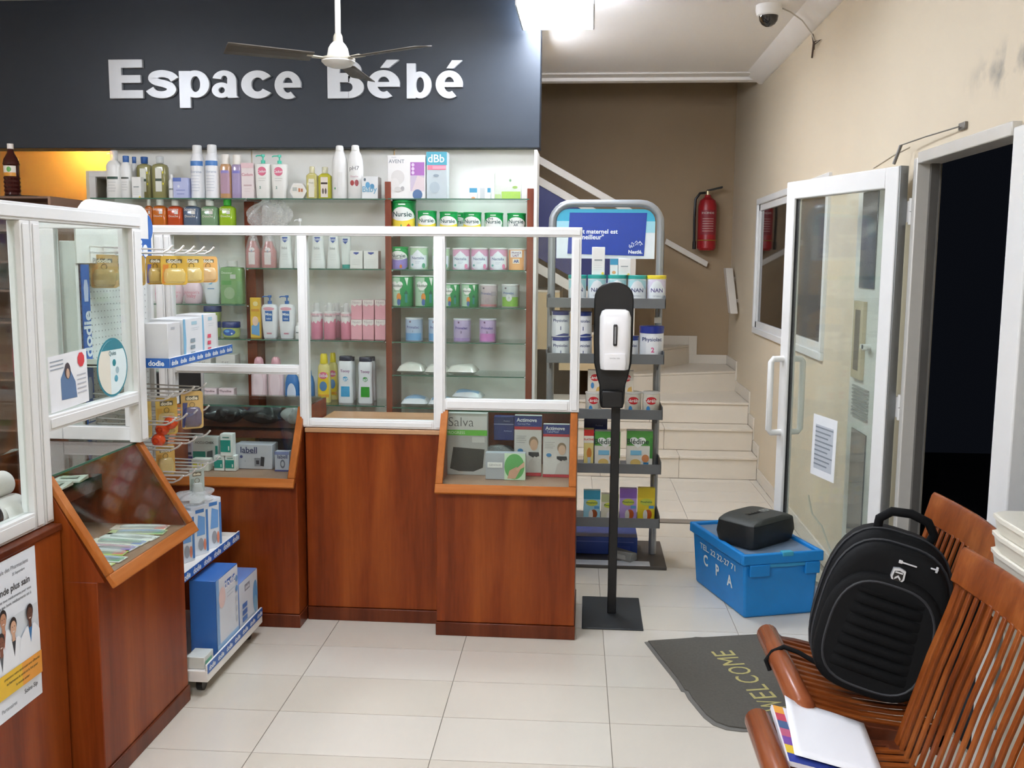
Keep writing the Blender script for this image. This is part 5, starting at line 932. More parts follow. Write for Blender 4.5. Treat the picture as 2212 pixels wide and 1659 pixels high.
ROWS = [
    ('pump_white', -2.6877, 5.44, 1.976, 0.084, 0.2696, 'tall white pump bottle with dark band at the left end of the top shelf'),
    ('tall_white', -2.6186, 5.44, 1.976, 0.0623, 0.2389, 'white bottle with blue cap second from left on the top shelf'),
    ('tall_white', -2.622, 5.55, 1.976, 0.0414, 0.2454, 'slimmer white bottle with blue cap standing behind the second bottle on the top shelf'),
    ('carton_w', -2.535, 5.4, 1.976, 0.0524, 0.1174, 'small white carton in front of the olive bottles on the top shelf'),
    ('olive', -2.5476, 5.52, 1.976, 0.0849, 0.2422, 'olive oil bottle with blue cap on the top shelf'),
    ('olive_clear', -2.447, 5.5, 1.976, 0.0871, 0.2426, 'olive oil bottle with clear cap on the top shelf'),
    ('small_white', -2.3466, 5.42, 1.976, 0.0349, 0.1347, 'tiny white bottle between the olive bottle and lavender box'),
    ('lav_box', -2.2843, 5.42, 1.976, 0.0858, 0.1143, 'lavender blue soap box on the top shelf'),
    ('spray_blue', -2.2022, 5.44, 1.976, 0.0775, 0.2973, 'left one of two tall white spray bottles with blue band'),
    ('spray_blue', -2.1167, 5.44, 1.976, 0.0773, 0.2997, 'right one of two tall white spray bottles with blue band'),
    ('micellar_o', -2.0397, 5.44, 1.976, 0.0639, 0.2463, 'peach tinted clear bottle with white cap on the top shelf'),
    ('micellar_p', -1.9745, 5.44, 1.976, 0.0612, 0.2438, 'lilac tinted clear bottle with white cap on the top shelf'),
    ('cadum_box', -1.9087, 5.44, 1.976, 0.0704, 0.198, 'pale pink soap carton left of the mint pump bottles'),
    ('cadum', -1.8246, 5.44, 1.976, 0.09, 0.2463, 'left white bottle with pink roundel and mint pump'),
    ('cadum', -1.7308, 5.44, 1.976, 0.0924, 0.2437, 'right white bottle with pink roundel and mint pump'),
    ('yellow_oil', -1.5462, 5.44, 1.976, 0.0631, 0.1805, 'pale yellow oil bottle with plain label on the top shelf'),
    ('yellow_soap', -1.4726, 5.44, 1.976, 0.0735, 0.178, 'yellow soap bottle with printed label on the top shelf'),
    ('tall_plain', -1.3884, 5.44, 1.976, 0.0862, 0.2939, 'tall plain white lotion bottle on the top shelf'),
    ('tall_ph', -1.2997, 5.44, 1.976, 0.086, 0.2963, 'tall white lotion bottle with red motif on the top shelf'),
    ('sq_white', -1.2103, 5.44, 1.976, 0.0913, 0.1226, 'square white box with blue print right of the tall lotion bottles'),
    ('avent', -1.003, 5.44, 1.976, 0.207, 0.236, 'large white and purple breast pump box on the top shelf'),
    ('dbb', -0.8376, 5.44, 1.976, 0.1133, 0.2559, 'teal topped grey baby bottle box on the top shelf'),
    ('tiny_box', -0.6386, 5.44, 1.976, 0.0424, 0.0632, 'tiny teal and white carton on the top shelf, left of two'),
    ('tiny_box2', -0.5712, 5.44, 1.976, 0.059, 0.0633, 'tiny grey and white carton on the top shelf, right of two'),
    ('wipes_clear', -0.4493, 5.46, 1.976, 0.1486, 0.1504, 'clear pack of pale green bottles at the right end of the top shelf'),
    ('gel_amber', -2.4944, 5.44, 1.79, 0.0434, 0.1805, 'amber shower gel bottle partly behind the white stand header'),
    ('gel_orange', -2.4281, 5.44, 1.79, 0.0839, 0.1807, 'orange shower gel bottle with white cap'),
    ('gel_red', -2.3376, 5.44, 1.79, 0.0918, 0.1784, 'red-orange shower gel bottle with white cap'),
    ('gel_blue', -2.2391, 5.44, 1.79, 0.0997, 0.1787, 'slate blue shower gel bottle with white cap'),
    ('gel_sage', -2.1369, 5.44, 1.79, 0.0994, 0.179, 'sage green shower gel bottle with white cap'),
    ('gel_lime', -2.0362, 5.44, 1.79, 0.0911, 0.1819, 'lime green shower gel bottle with bright green cap'),
    ('can_a', -1.0289, 5.44, 1.781, 0.1328, 0.189, 'big green and yellow milk can at the left of its shelf'),
    ('can_b', -0.8977, 5.44, 1.781, 0.1039, 0.1337, 'small green and yellow milk can next to the big one'),
    ('can_b', -0.7771, 5.44, 1.781, 0.101, 0.1291, 'second small green and yellow milk can right of the big one'),
    ('can_b', -0.7348, 5.56, 1.781, 0.1004, 0.1302, 'green milk can standing behind the row of small green cans'),
    ('can_b', -0.6453, 5.44, 1.781, 0.1006, 0.1271, 'third small green and yellow milk can right of the big one'),
    ('can_c', -0.5256, 5.44, 1.781, 0.1028, 0.125, 'green and white milk can without yellow, second from the right on its shelf'),
    ('can_d', -0.3998, 5.44, 1.781, 0.1025, 0.123, 'green and white milk can at the right end of its shelf'),
    ('can_e', -1.0552, 5.44, 1.593, 0.0996, 0.1244, 'green and violet milk can at the left of the third shelf'),
    ('can_f', -0.944, 5.44, 1.593, 0.1019, 0.1252, 'pale green milk can next to the violet one'),
    ('can_f', -0.8201, 5.44, 1.593, 0.099, 0.1209, 'pale green milk can partly behind the screen post'),
    ('can_g', -0.7057, 5.44, 1.593, 0.0986, 0.1191, 'leftmost of three pink milk cans'),
    ('can_g', -0.602, 5.44, 1.593, 0.0983, 0.1198, 'middle one of three pink milk cans'),
    ('can_g', -0.4973, 5.44, 1.593, 0.1006, 0.1205, 'rightmost of three pink milk cans'),
    ('can_h', -0.3904, 5.44, 1.593, 0.1029, 0.1187, 'orange and white milk can at the right end of the third shelf'),
    ('can_i', -1.0418, 5.44, 1.387, 0.1288, 0.1709, 'large green and white heart milk can at the left of its shelf'),
    ('can_i', -0.904, 5.44, 1.387, 0.1257, 0.1722, 'second large green and white heart milk can beside the screen post'),
    ('can_i', -0.7615, 5.44, 1.387, 0.0966, 0.1297, 'smaller green heart milk can just right of the screen post'),
    ('can_i', -0.6572, 5.44, 1.387, 0.0963, 0.1307, 'smaller green heart milk can next to the dusty pink can'),
    ('can_j', -0.5518, 5.44, 1.387, 0.0987, 0.1265, 'dusty pink milk can'),
    ('can_k', -0.43, 5.44, 1.387, 0.0983, 0.1277, 'grey milk can with lime green base'),
    ('can_l', -0.9745, 5.44, 1.193, 0.0976, 0.1294, 'pale blue milk can left of the screen post'),
    ('can_l', -0.8428, 5.44, 1.193, 0.0973, 0.1284, 'pale blue milk can half hidden by the screen post'),
    ('can_m', -0.7011, 5.44, 1.193, 0.0969, 0.1276, 'lilac milk can on the fifth shelf'),
    ('can_n', -0.5561, 5.44, 1.193, 0.0939, 0.1294, 'lilac milk can with pink base on the fifth shelf'),
    ('red_soap', -1.8941, 5.44, 1.593, 0.0804, 0.1887, 'left of two wrapped red soap bottles'),
    ('red_soap', -1.8018, 5.44, 1.593, 0.0828, 0.1866, 'right of two wrapped red soap bottles'),
    ('mustela', -1.7044, 5.44, 1.593, 0.08, 0.1872, 'white flared baby lotion bottle left of the screen post'),
    ('mustela_pump', -1.6202, 5.44, 1.593, 0.0743, 0.2777, 'white baby lotion pump bottle behind the screen post'),
    ('mustela', -1.5184, 5.44, 1.593, 0.0848, 0.1883, 'first white flared baby lotion bottle right of the screen post'),
    ('mustela', -1.4297, 5.44, 1.593, 0.0767, 0.1862, 'second white flared baby lotion bottle right of the screen post'),
    ('tube_teal', -1.3598, 5.44, 1.593, 0.0581, 0.1789, 'white cream tube with teal cap'),
    ('carton_m', -1.2941, 5.44, 1.593, 0.0726, 0.0996, 'small white cream carton beside the teal capped tube'),
    ('carton_m', -1.2097, 5.44, 1.593, 0.083, 0.1002, 'small white cream carton beside the wooden post'),
    ('yellow_box', -1.887, 5.44, 1.195, 0.0594, 0.2295, 'tall yellow carton left of the blue-capped pump bottles'),
    ('mixa', -1.8044, 5.44, 1.195, 0.0943, 0.2435, 'left white pump bottle with blue square label'),
    ('mixa', -1.7049, 5.44, 1.195, 0.094, 0.2445, 'right white pump bottle with blue square label'),
    ('small_white', -1.6362, 5.42, 1.195, 0.0322, 0.0915, 'small white bottle right of the blue-labelled pump bottles'),
    ('pink_pump', -1.5328, 5.44, 1.195, 0.0669, 0.2045, 'leftmost pink pump bottle with clear dust cap'),
    ('pink_pump', -1.458, 5.44, 1.195, 0.0694, 0.2053, 'second pink pump bottle with clear dust cap'),
    ('pink_pump', -1.4453, 5.55, 1.195, 0.068, 0.2011, 'pink pump bottle standing behind the others'),
    ('pink_pump', -1.3621, 5.44, 1.195, 0.0639, 0.2038, 'pink pump bottle next to the pink cartons'),
    ('pink_box', -1.2973, 5.44, 1.195, 0.0626, 0.1129, 'left pink soap carton of the lower three'),
    ('pink_box', -1.296, 5.44, 1.3084, 0.0624, 0.1094, 'left pink soap carton of the upper three'),
    ('pink_box', -1.2301, 5.44, 1.195, 0.0638, 0.1138, 'middle pink soap carton of the lower three'),
    ('pink_box', -1.229, 5.44, 1.3093, 0.0636, 0.1092, 'middle pink soap carton of the upper three'),
    ('pink_box', -1.1624, 5.44, 1.195, 0.061, 0.1146, 'right pink soap carton of the lower three'),
    ('pink_box', -1.1614, 5.44, 1.3101, 0.0609, 0.1092, 'right pink soap carton of the upper three'),
    ('pink_oval', -1.8765, 5.44, 0.83, 0.0925, 0.2556, 'left pale pink baby lotion bottle'),
    ('pink_oval', -1.7767, 5.44, 0.83, 0.0936, 0.2572, 'right pale pink baby lotion bottle'),
    ('blue_oval', -1.6828, 5.44, 0.83, 0.0867, 0.1813, 'blue baby lotion bottle left of the screen post'),
    ('blue_oval', -1.5928, 5.44, 0.83, 0.0851, 0.1828, 'blue baby lotion bottle behind the screen post'),
    ('yellow_spray', -1.4961, 5.44, 0.83, 0.078, 0.2801, 'front yellow capped baby lotion bottle'),
    ('yellow_spray', -1.4754, 5.56, 0.83, 0.0604, 0.2747, 'yellow capped baby lotion bottle standing behind the front one'),
    ('tox_blue', -1.3687, 5.44, 0.83, 0.0858, 0.2688, 'white lotion bottle with blue label and navy cap'),
    ('tox_blue', -1.3784, 5.56, 0.83, 0.0739, 0.2546, 'white bottle with navy cap behind the blue-labelled one'),
    ('tox_green', -1.2537, 5.44, 0.83, 0.0855, 0.2653, 'white lotion bottle with green label and navy cap'),
    ('tox_green', -1.2581, 5.56, 0.83, 0.0737, 0.2564, 'white bottle with navy cap behind the green-labelled one'),
    ('john_pink', -2.4522, 5.44, 1.389, 0.0493, 0.1246, 'pink baby lotion bottle at the far left behind the screen'),
    ('john_pink', -2.3545, 5.44, 1.389, 0.09, 0.1439, 'middle pink baby lotion bottle under the hanging dummies'),
    ('john_pink', -2.251, 5.44, 1.389, 0.1115, 0.1449, 'right pink baby lotion bottle next to the white one'),
    ('lotion_dove', -2.1361, 5.44, 1.389, 0.1001, 0.2585, 'white oval lotion bottle between the pink bottles and green pack'),
    ('green_pack', -2.0177, 5.44, 1.389, 0.1268, 0.2438, 'green shower gel pack on the left bay shelf'),
    ('jar', -2.1323, 5.44, 1.195, 0.0764, 0.0893, 'blue lidded ointment jar under the stacked jar'),
    ('jar', -2.1405, 5.44, 1.2848, 0.098, 0.0894, 'blue lidded ointment jar on top of another jar'),
    ('jar', -2.0329, 5.44, 1.195, 0.1006, 0.0905, 'blue lidded ointment jar standing to the right'),
    ('white_box', -2.1943, 5.44, 1.003, 0.1015, 0.0911, 'plain white medicine box left under the jars'),
    ('white_box', -2.0574, 5.44, 1.003, 0.112, 0.0959, 'plain white medicine box right under the jars'),
    ('pink_med', -2.246, 5.44, 0.83, 0.0772, 0.0695, 'pink and white medicine box with magenta base'),
    ('pink_med2', -2.1619, 5.44, 0.83, 0.0798, 0.071, 'pale pink medicine box in the middle of three'),
    ('pink_med2', -2.0644, 5.44, 0.83, 0.0878, 0.0728, 'pale pink medicine box right of three'),
    ('can_o', -0.0566, 5.22, 1.4115, 0.0957, 0.1605, 'teal lidded milk can at the left of the rack top tray'),
    ('can_o', 0.0475, 5.22, 1.4115, 0.0978, 0.1614, 'second teal lidded milk can on the rack top tray'),
    ('can_o', 0.1538, 5.22, 1.4115, 0.1, 0.1624, 'third teal lidded milk can behind the sanitizer dispenser'),
    ('can_o', 0.2585, 5.22, 1.4115, 0.0997, 0.1609, 'teal lidded milk can next to the yellow lidded can'),
    ('can_p', 0.3604, 5.22, 1.4115, 0.0994, 0.1618, 'yellow lidded milk can at the right of the rack top tray'),
    ('carton_w', 0.0521, 5.22, 1.5738, 0.0682, 0.145, 'tall white carton standing on the milk cans of the rack'),
    ('tiny_box', 0.1349, 5.22, 1.5738, 0.0414, 0.085, 'light blue carton standing on the milk cans of the rack'),
    ('carton_w', 0.1897, 5.22, 1.5738, 0.0632, 0.0854, 'squat white carton standing on the milk cans of the rack'),
    ('can_q', -0.1404, 5.22, 1.1195, 0.0967, 0.1237, 'white milk can with navy lid at the bottom of the left stack'),
    ('can_q', -0.1423, 5.22, 1.2437, 0.0964, 0.1382, 'white milk can with navy lid on top of the left stack'),
    ('can_q', -0.0216, 5.22, 1.1195, 0.0963, 0.1253, 'white milk can at the bottom of the stack beside the screen post'),
    ('can_q', -0.0239, 5.22, 1.2437, 0.096, 0.1347, 'white milk can on top of the stack beside the screen post'),
    ('can_q', 0.2282, 5.22, 1.1195, 0.0932, 0.1313, 'white milk can peeking out behind the dispenser'),
    ('can_r', 0.3418, 5.22, 1.1195, 0.1269, 0.1871, 'white milk can with tall navy lid and pink numeral'),
    ('can_cer', 0.0406, 5.22, 0.8245, 0.0869, 0.1241, 'white cereal can with red oval left of the black stand'),
    ('box_cer', 0.0471, 5.22, 0.9491, 0.0792, 0.1175, 'white cereal box with red oval on top of the left can'),
    ('can_cer', 0.2523, 5.22, 0.8245, 0.0888, 0.128, 'white cereal can with red oval right of the black stand'),
    ('box_cer', 0.2139, 5.22, 0.9491, 0.0764, 0.1177, 'white cereal box with red oval on top of the right can'),
    ('can_cer', 0.3471, 5.22, 0.8245, 0.091, 0.1297, 'white cereal can at the right end of the rack tray'),
    ('box_plat', 0.0194, 5.22, 0.5315, 0.0524, 0.2146, 'narrow red and yellow cereal box beside the counter'),
    ('box_bled', 0.1192, 5.22, 0.5315, 0.1369, 0.2066, 'green and white heart cereal box behind the black stand'),
    ('box_bled', 0.2918, 5.22, 0.5315, 0.1387, 0.2128, 'green and white heart cereal box at the right of the rack'),
    ('navy_box', 0.0557, 5.36, 0.5315, 0.1278, 0.2618, 'navy box at the back of the fourth rack tray'),
    ('box_ph1', 0.0417, 5.22, 0.2365, 0.0905, 0.1724, 'cyan cereal box on the lowest rack tray'),
    ('box_ph2', 0.1401, 5.22, 0.2365, 0.0953, 0.1544, 'beige cereal box behind the black stand on the lowest tray'),
    ('box_ph3', 0.2383, 5.22, 0.2365, 0.0925, 0.1878, 'purple cereal box on the lowest rack tray'),
    ('box_ph4', 0.3356, 5.22, 0.2365, 0.0922, 0.193, 'yellow cereal box on the lowest rack tray'),
    ('salva', -0.5359, 4.335, 0.678, 0.1899, 0.2814, 'white and green support belt box at the left of the slanted case'),
    ('acti_a', -0.2575, 4.335, 0.678, 0.1233, 0.2743, 'navy and white neck brace box in the middle of the slanted case'),
    ('acti_b', -0.1293, 4.32, 0.678, 0.1183, 0.2393, 'navy and white brace box at the right of the slanted case'),
    ('navy_box', -0.3753, 4.44, 0.82, 0.0924, 0.11, 'dark navy support box at the back of the slanted case'),
    ('knee_box', -0.3505, 4.245, 0.678, 0.1775, 0.12, 'green and grey knee support box lying in front in the slanted case'),
    ('purple_box', -1.8676, 4.36, 0.678, 0.0826, 0.1108, 'purple and grey test kit box at the left of the corner case'),
    ('accu', -1.7667, 4.38, 0.678, 0.1205, 0.1402, 'white and teal glucose meter box in the corner case'),
    ('yel_white', -1.7507, 4.27, 0.678, 0.0808, 0.0545, 'small white and yellow lancet box in the corner case'),
    ('teal_box', -1.668, 4.28, 0.678, 0.048, 0.0696, 'left one of two small teal boxes in the corner case'),
    ('teal_box', -1.6146, 4.28, 0.678, 0.0501, 0.0709, 'right one of two small teal boxes in the corner case'),
    ('teal_box', -1.6302, 4.28, 0.7481, 0.0565, 0.1016, 'teal box stacked on the two small teal boxes'),
    ('labell', -1.525, 4.36, 0.678, 0.1764, 0.1141, 'white blood pressure monitor box in the corner case'),
    ('labell_s', -1.3799, 4.3, 0.678, 0.0672, 0.0918, 'smaller white box with round device right of the monitor box'),
    ('orange_box', -1.6242, 4.5, 0.678, 0.1116, 0.1242, 'white and orange bandage box at the back of the corner case')]
GROUPS = {'can': 'milk cans', 'bottle': 'bottles', 'box': 'boxes'}
for r in ROWS:
    prod(*r[:7], rz=R(r[7]) if len(r) > 7 else 0)

# ================================================================ white baby-care stand with hooks and trays
DB = '#2a63b2'; SX = -1.872; SY0, SY1 = 3.405, 4.03
PEG = mat('#dde0de', .5, key='pegbase').copy(); N = PEG.node_tree.nodes; Lk = PEG.node_tree.links; PEG.name = 'perforated_panel'
tc = N.new('ShaderNodeTexCoord'); mm = N.new('ShaderNodeVectorMath'); mm.operation = 'MULTIPLY'; mm.inputs[1].default_value = (0, 40, 40)
fr = N.new('ShaderNodeVectorMath'); fr.operation = 'FRACTION'; sb = N.new('ShaderNodeVectorMath'); sb.operation = 'SUBTRACT'; sb.inputs[1].default_value = (0, .5, .5)
ln = N.new('ShaderNodeVectorMath'); ln.operation = 'LENGTH'; lt = N.new('ShaderNodeMath'); lt.operation = 'LESS_THAN'; lt.inputs[1].default_value = .11
mx = N.new('ShaderNodeMix'); mx.data_type = 'RGBA'; mx.inputs[6].default_value = lin('#dde0de'); mx.inputs[7].default_value = lin('#6d706f')
Lk.new(tc.outputs['Object'], mm.inputs[0]); Lk.new(mm.outputs[0], fr.inputs[0]); Lk.new(fr.outputs[0], sb.inputs[0]); Lk.new(sb.outputs[0], ln.inputs[0]); Lk.new(ln.outputs['Value'], lt.inputs[0]); Lk.new(lt.outputs[0], mx.inputs[0]); Lk.new(mx.outputs[2], N['Principled BSDF'].inputs['Base Color'])
t = thing('product_stand', 'white perforated baby-care stand with blue strips, hooks and trays between the counters', 'display stand', (0, 0, 0))
MB().box(SX, SX+.012, SY0+.02, SY1-.02, .13, 1.70, PEG).build('back_panel', t, bevel=.002)
for y in (SY0, SY1-.02): MB().box(SX-.03, SX+.03, y, y+.02, .13, 1.70, ALU).build('upright', t, bevel=.003)
hp = [(SY0, 1.62), (SY1, 1.62), (SY1, 1.74)] + [(SY1-.12+.12*math.cos(a), 1.74+.115*math.sin(a)) for a in [i*math.pi/12 for i in range(1, 7)]] + [(SY0+.12-.12*math.sin(a), 1.74+.115*math.cos(a)) for a in [i*math.pi/12 for i in range(0, 6)]] + [(SY0, 1.74)]
b = MB().prism(hp, WHITE, SX+.030, SX+.036, 'x'); b.prism([(SY1-.30, 1.64), (SY1-.02, 1.64), (SY1-.02, 1.72), (SY1-.30, 1.72)], DB, SX+.0365, SX+.0375, 'x')
b.text('dodie', '#eef2f6', lambda x, z: (SX+.038, x, z), w=.22, c=(SY1-.165, 1.682), bold=.03); b.text('PUERICULTURE PRENATALE', '#8a8f94', lambda x, z: (SX+.0375, x, z), w=.40, c=((SY0+SY1)/2, 1.628), bold=0)
b.prism([(SY1-.05+.05*math.cos(a), 1.765+.055*math.sin(a)) for a in [-1.4+i*.28 for i in range(11)]], DB, SX+.0365, SX+.0372, 'x')
b.build('header', t, bevel=.002)
b = MB().box(SX+.030, SX+.034, SY0+.03, SY0+.085, .14, 1.615, DB)
for i, z in enumerate((.35, .68, 1.0, 1.36)):
    b.text('dodie', '#e6edf6', lambda x, y: (SX+.0348, SY0+.058-y, z+x), w=.17, bold=.03)
    b.loft([(0, .016, .016)]*0 or [(z+.12, .002, .014), (z+.17, .002, .018), (z+.20, .002, .010)], '#b9c4e0', n=10, c=(SX+.0335, SY0+.058))
b.build('brand_strip', t)
def tray(xf, z, h, nm, steps):
    o = MB().box(SX+.012, xf, SY0, SY1, z-.008, z, WHITE).box(xf-.006, xf, SY0, SY1, z-.012, z+h, WHITE).box(SX+.012, xf-.006, SY0, SY0+.005, z-.012, z+h*.7, WHITE).box(SX+.012, xf-.006, SY1-.005, SY1, z-.012, z+h*.7, WHITE).build(nm, t, bevel=.001)
    b = MB().box(xf+.0002, xf+.0016, SY0+.002, SY1-.002, z-.010, z+h-.001, DB).box(xf-.16, xf, SY0-.0016, SY0-.0002, z-.010, z+h-.001, DB)
    n = steps
    for i in range(n): b.text('dodie', '#e9eff7', lambda x, zz: (xf+.0022, x, zz), w=(SY1-SY0)/n*.72, c=(SY0+(SY1-SY0)*(i+.5)/n, z+h/2-.006), bold=.03)
    b.text('dodie', '#e9eff7', lambda x, zz: (x, SY0-.0024, zz), w=.06, c=(xf-.05, z+h/2-.006), bold=.03)
    b.build('price_strip', o)
tray(-1.505, 1.255, .026, 'tray', 8); tray(-1.495, .44, .026, 'tray', 6)
o = MB().box(SX-.03, -1.402, SY0, SY1, .055, .10, WHITE).box(-1.410, -1.402, SY0, SY1, .10, .125, WHITE).build('base_tray', t, bevel=.003)
b = MB().box(-1.4018, -1.4004, SY0+.002, SY1-.002, .088, .124, DB)
for i in range(7): b.text('dodie', '#e9eff7', lambda x, zz: (-1.3998, x, zz), w=.062, c=(SY0+.09*(i+.5), .106), bold=.03)
b.build('price_strip', o)
for x, y in ((-1.45, SY0+.06), (-1.45, SY1-.06), (-1.82, SY0+.06), (-1.82, SY1-.06)): MB().cyl((x-.012, y, .028), (x+.012, y, .028), .0275, BLACK).box(x-.008, x+.008, y-.01, y+.01, .05, .056, BLACK).build('castor', t)
HK = mat('#dad8d2', .25, .4)
def hook(y, z, L=.32):
    x0 = SX+.012
    MB().tube([(x0, y, z), (x0+L-.04, y, z), (x0+L-.015, y, z+.012), (x0+L, y, z+.028)], .0040, HK, 6).tube([(x0, y, z+.022), (x0+L*.6, y, z+.014), (x0+L-.03, y, z+.012)], .0030, HK, 6).build('hook', t)
for y in (3.50, 3.60, 3.70, 3.80, 3.90): hook(y, 1.565+.095, .34)
for y in (3.48, 3.58, 3.68, 3.80): hook(y, 1.115, .33); hook(y+.02, 1.02, .33)
for y in (3.52, 3.66, 3.80): hook(y, .92, .34); 
for y in (3.50, 3.62, 3.74, 3.86): hook(y, .80, .35)
# ---- packs hanging from the hooks
def pack(label, x, y, z, w, h, rz, c1, c2, ac, nm='dummy_pack'):
    t = thing(nm, label, 'pack', (x, y, z), R(rz), 'hanging dummy packs')
    r = .012; o = []
    for cx, cz, a0 in ((w/2-r, -r, 0), (-w/2+r, -r, 90), (-w/2+r, -h+r, 180), (w/2-r, -h+r, 270)):
        for k in range(4): o.append((cx+r*math.cos(R(a0+30*k)), cz+r*math.sin(R(a0+30*k))))
    MB().prism(o, mat(c1, .4), -.0006, .0006).build('card', t)
    MB().loft([(-h*.95, w*.30, .004), (-h*.88, w*.40, .014), (-h*.6, w*.42, .017), (-h*.45, w*.34, .008), (-h*.42, w*.2, .002)], film(c2, .55), p=3, n=20, c=(0, -.001)).build('blister', t)
    b = MB(); b.add([(-w*.30, -.0012, -h*.12), (w*.30, -.0012, -h*.12), (w*.30, -.0012, -h*.24), (-w*.30, -.0012, -h*.24)], [(0, 1, 2, 3)], '#6a6452'); b.text('dodie', '#e9e2c8', lambda X, Z: (X, -.0018, Z-h*.18), w=w*.5, bold=.03)
    b.add([(-w*.42+.0, -.0012, -h*.30), (-w*.2, -.0012, -h*.30), (-w*.36, -.0012, -h*.95), (-w*.48, -.0012, -h*.95)], [(0, 1, 2, 3)], ac)
    b.tube([(.0+.010*math.cos(q*.63), -.0016, -h*.36+.010*math.sin(q*.63)) for q in range(10)], .001, '#6a5a3a', 5, close=True); b.build('printed_label', t)
PK = [('amber dummy pack at the far left behind the glass', -1.815, 3.56, 1.652, .098, .125, 35, '#c9a468', '#cbb07a', '#c08a4a'), ('pale yellow dummy pack second from left behind the glass', -1.785, 3.60, 1.650, .090, .118, 40, '#d3c28e', '#d6c898', '#cfae6a'),
      ('yellow dummy pack third from left behind the glass', -1.745, 3.645, 1.650, .095, .115, 40, '#dbb86a', '#e3cf9a', '#d98f4a'), ('dark yellow dummy pack just right of the screen end', -1.665, 3.665, 1.650, .075, .110, 55, '#b08a3a', '#cbb06a', '#5a5a9a'),
      ('bright yellow dummy pack hanging third from the hook tips', -1.600, 3.69, 1.650, .100, .112, 38, '#d9b24a', '#e8d48a', '#d98a3a'), ('yellow dummy pack hanging second from the hook tips', -1.560, 3.76, 1.650, .095, .105, 38, '#d6b45a', '#e9d898', '#c9903a'), ('pale orange dummy pack at the hook tips', -1.535, 3.865, 1.650, .080, .105, 42, '#e0b06a', '#ecd0a0', '#d98a4a'),
      ('yellow teat pack on the lower hooks, left', -1.68, 3.53, 1.110, .080, .150, 45, '#d3b76a', '#d9c78e', '#c9a04a'), ('yellow teat pack on the lower hooks, middle', -1.62, 3.62, 1.110, .085, .150, 45, '#cdae5a', '#d9c78e', '#c9a04a'), ('yellow and navy teat pack at the tips of the lower hooks', -1.555, 3.71, 1.120, .085, .150, 35, '#c9a868', '#4a568a', '#4a4f80'),
      ('amber teat pack on the lowest hooks', -1.64, 3.64, .915, .075, .120, 45, '#c9a45a', '#d9c78e', '#b98a3a'), ('grey translucent pack hanging from the lowest hooks', -1.57, 3.77, .80, .060, .150, 40, '#a9b4ac', '#c9cfca', '#8a9a90')]
for p_ in PK: pack(*p_)
for i, (x, y, z) in enumerate(((-1.63, 3.60, .985), (-1.60, 3.61, 1.01), (-1.64, 3.585, .945))):
    t = thing('orange_rattle', ['orange round teething toy, left of the three', 'orange round teething toy, highest of the three', 'orange round teething toy, lowest of the three'][i], 'toy', (x, y, z), 0, 'orange teething toys')
    MB().loft([(-.026, .004, .004), (-.022, .014, .014), (-.012, .024, .024), (0, .027, .027), (.012, .024, .024), (.022, .014, .014), (.026, .004, .004)], film('#e0552a', .92), n=16).build('ball', t); MB().tube([(.012*math.cos(a), -.027, .012*math.sin(a)) for a in [q*.63 for q in range(10)]], .002, '#c9381f', 5, close=True).build('ring', t)
# ---- stock on the stand's trays
prod('dod_grey', -1.56, 3.475, 1.255, .11, .150, 'grey baby-care box at the near end of the stand tray', R(90)); prod('dod_pad', -1.575, 3.635, 1.255, .185, .158, 'white and blue breast pad box on the stand tray', R(90)); prod('dod_pad2', -1.570, 3.815, 1.255, .150, .165, 'white breast pad box with pink marks on the stand tray', R(90)); prod('dod_grey', -1.58, 3.945, 1.255, .08, .150, 'small grey baby-care box at the far end of the stand tray', R(90))
prod('dod_bottlebox', -1.60, 3.66, .44, .085, .200, 'blue and white feeding bottle box, nearest on the lower tray', R(62)); prod('dod_bottlebox', -1.585, 3.765, .44, .085, .205, 'blue and white feeding bottle box, middle of the lower tray', R(62)); prod('dod_bottlebox', -1.57, 3.87, .44, .085, .210, 'blue and white feeding bottle box, farthest on the lower tray', R(62))
prod('dod_box_t', -1.470, 3.665, .1005, .235, .300, 'tall blue and white breast pump box on the stand base', R(90)); prod('dod_box_w', -1.485, 3.905, .1005, .225, .205, 'wide blue and white steriliser box on the stand base', R(90)); prod('dod_small', -1.455, 3.465, .1005, .09, .045, 'small white and mint box at the near end of the stand base', R(90))
# crumpled clear wrap on the lower tray boxes
def crumple(nm, label, cat, loc, sx, sy, sz, m, seed, rz=0, n=18, group=None):
    rnd = random.Random(seed); ph = [rnd.uniform(0, 6) for _ in range(9)]
    def g(u, v):
        a = 2*math.pi*u; q = math.pi*(v-.5)
        r = 1 + .16*math.sin(3*a+ph[0]+4*v) + .12*math.sin(7*a+ph[1]-5*v) + .10*math.sin(11*a+ph[2]) * math.cos(6*v+ph[3]) + .10*math.sin(9*v+ph[4]+2*a)
        return (sx*r*math.cos(a)*max(.05, math.cos(q)), sy*r*math.sin(a)*max(.05, math.cos(q)), sz*(.5+.5*math.sin(q))*(.8+.2*r) if v > 0 else 0)
    o = MB().fn(g, n, n//2, m).build(nm, None, loc, (0, 0, rz), smooth=60); return tag(o, label, cat, group)
crumple('plastic_wrap', 'crumpled clear wrap over the feeding bottle boxes', 'plastic bag', (-1.585, 3.75, .656), .075, .13, .05, film('#e6e8e8', .38), 3, 0)
crumple('plastic_bag', 'crumpled clear plastic bag above the red soap bottles', 'plastic bag', (-1.79, 5.44, 1.80), .115, .05, .17, film('#e8e8e6', .30), 5, 0, 36)
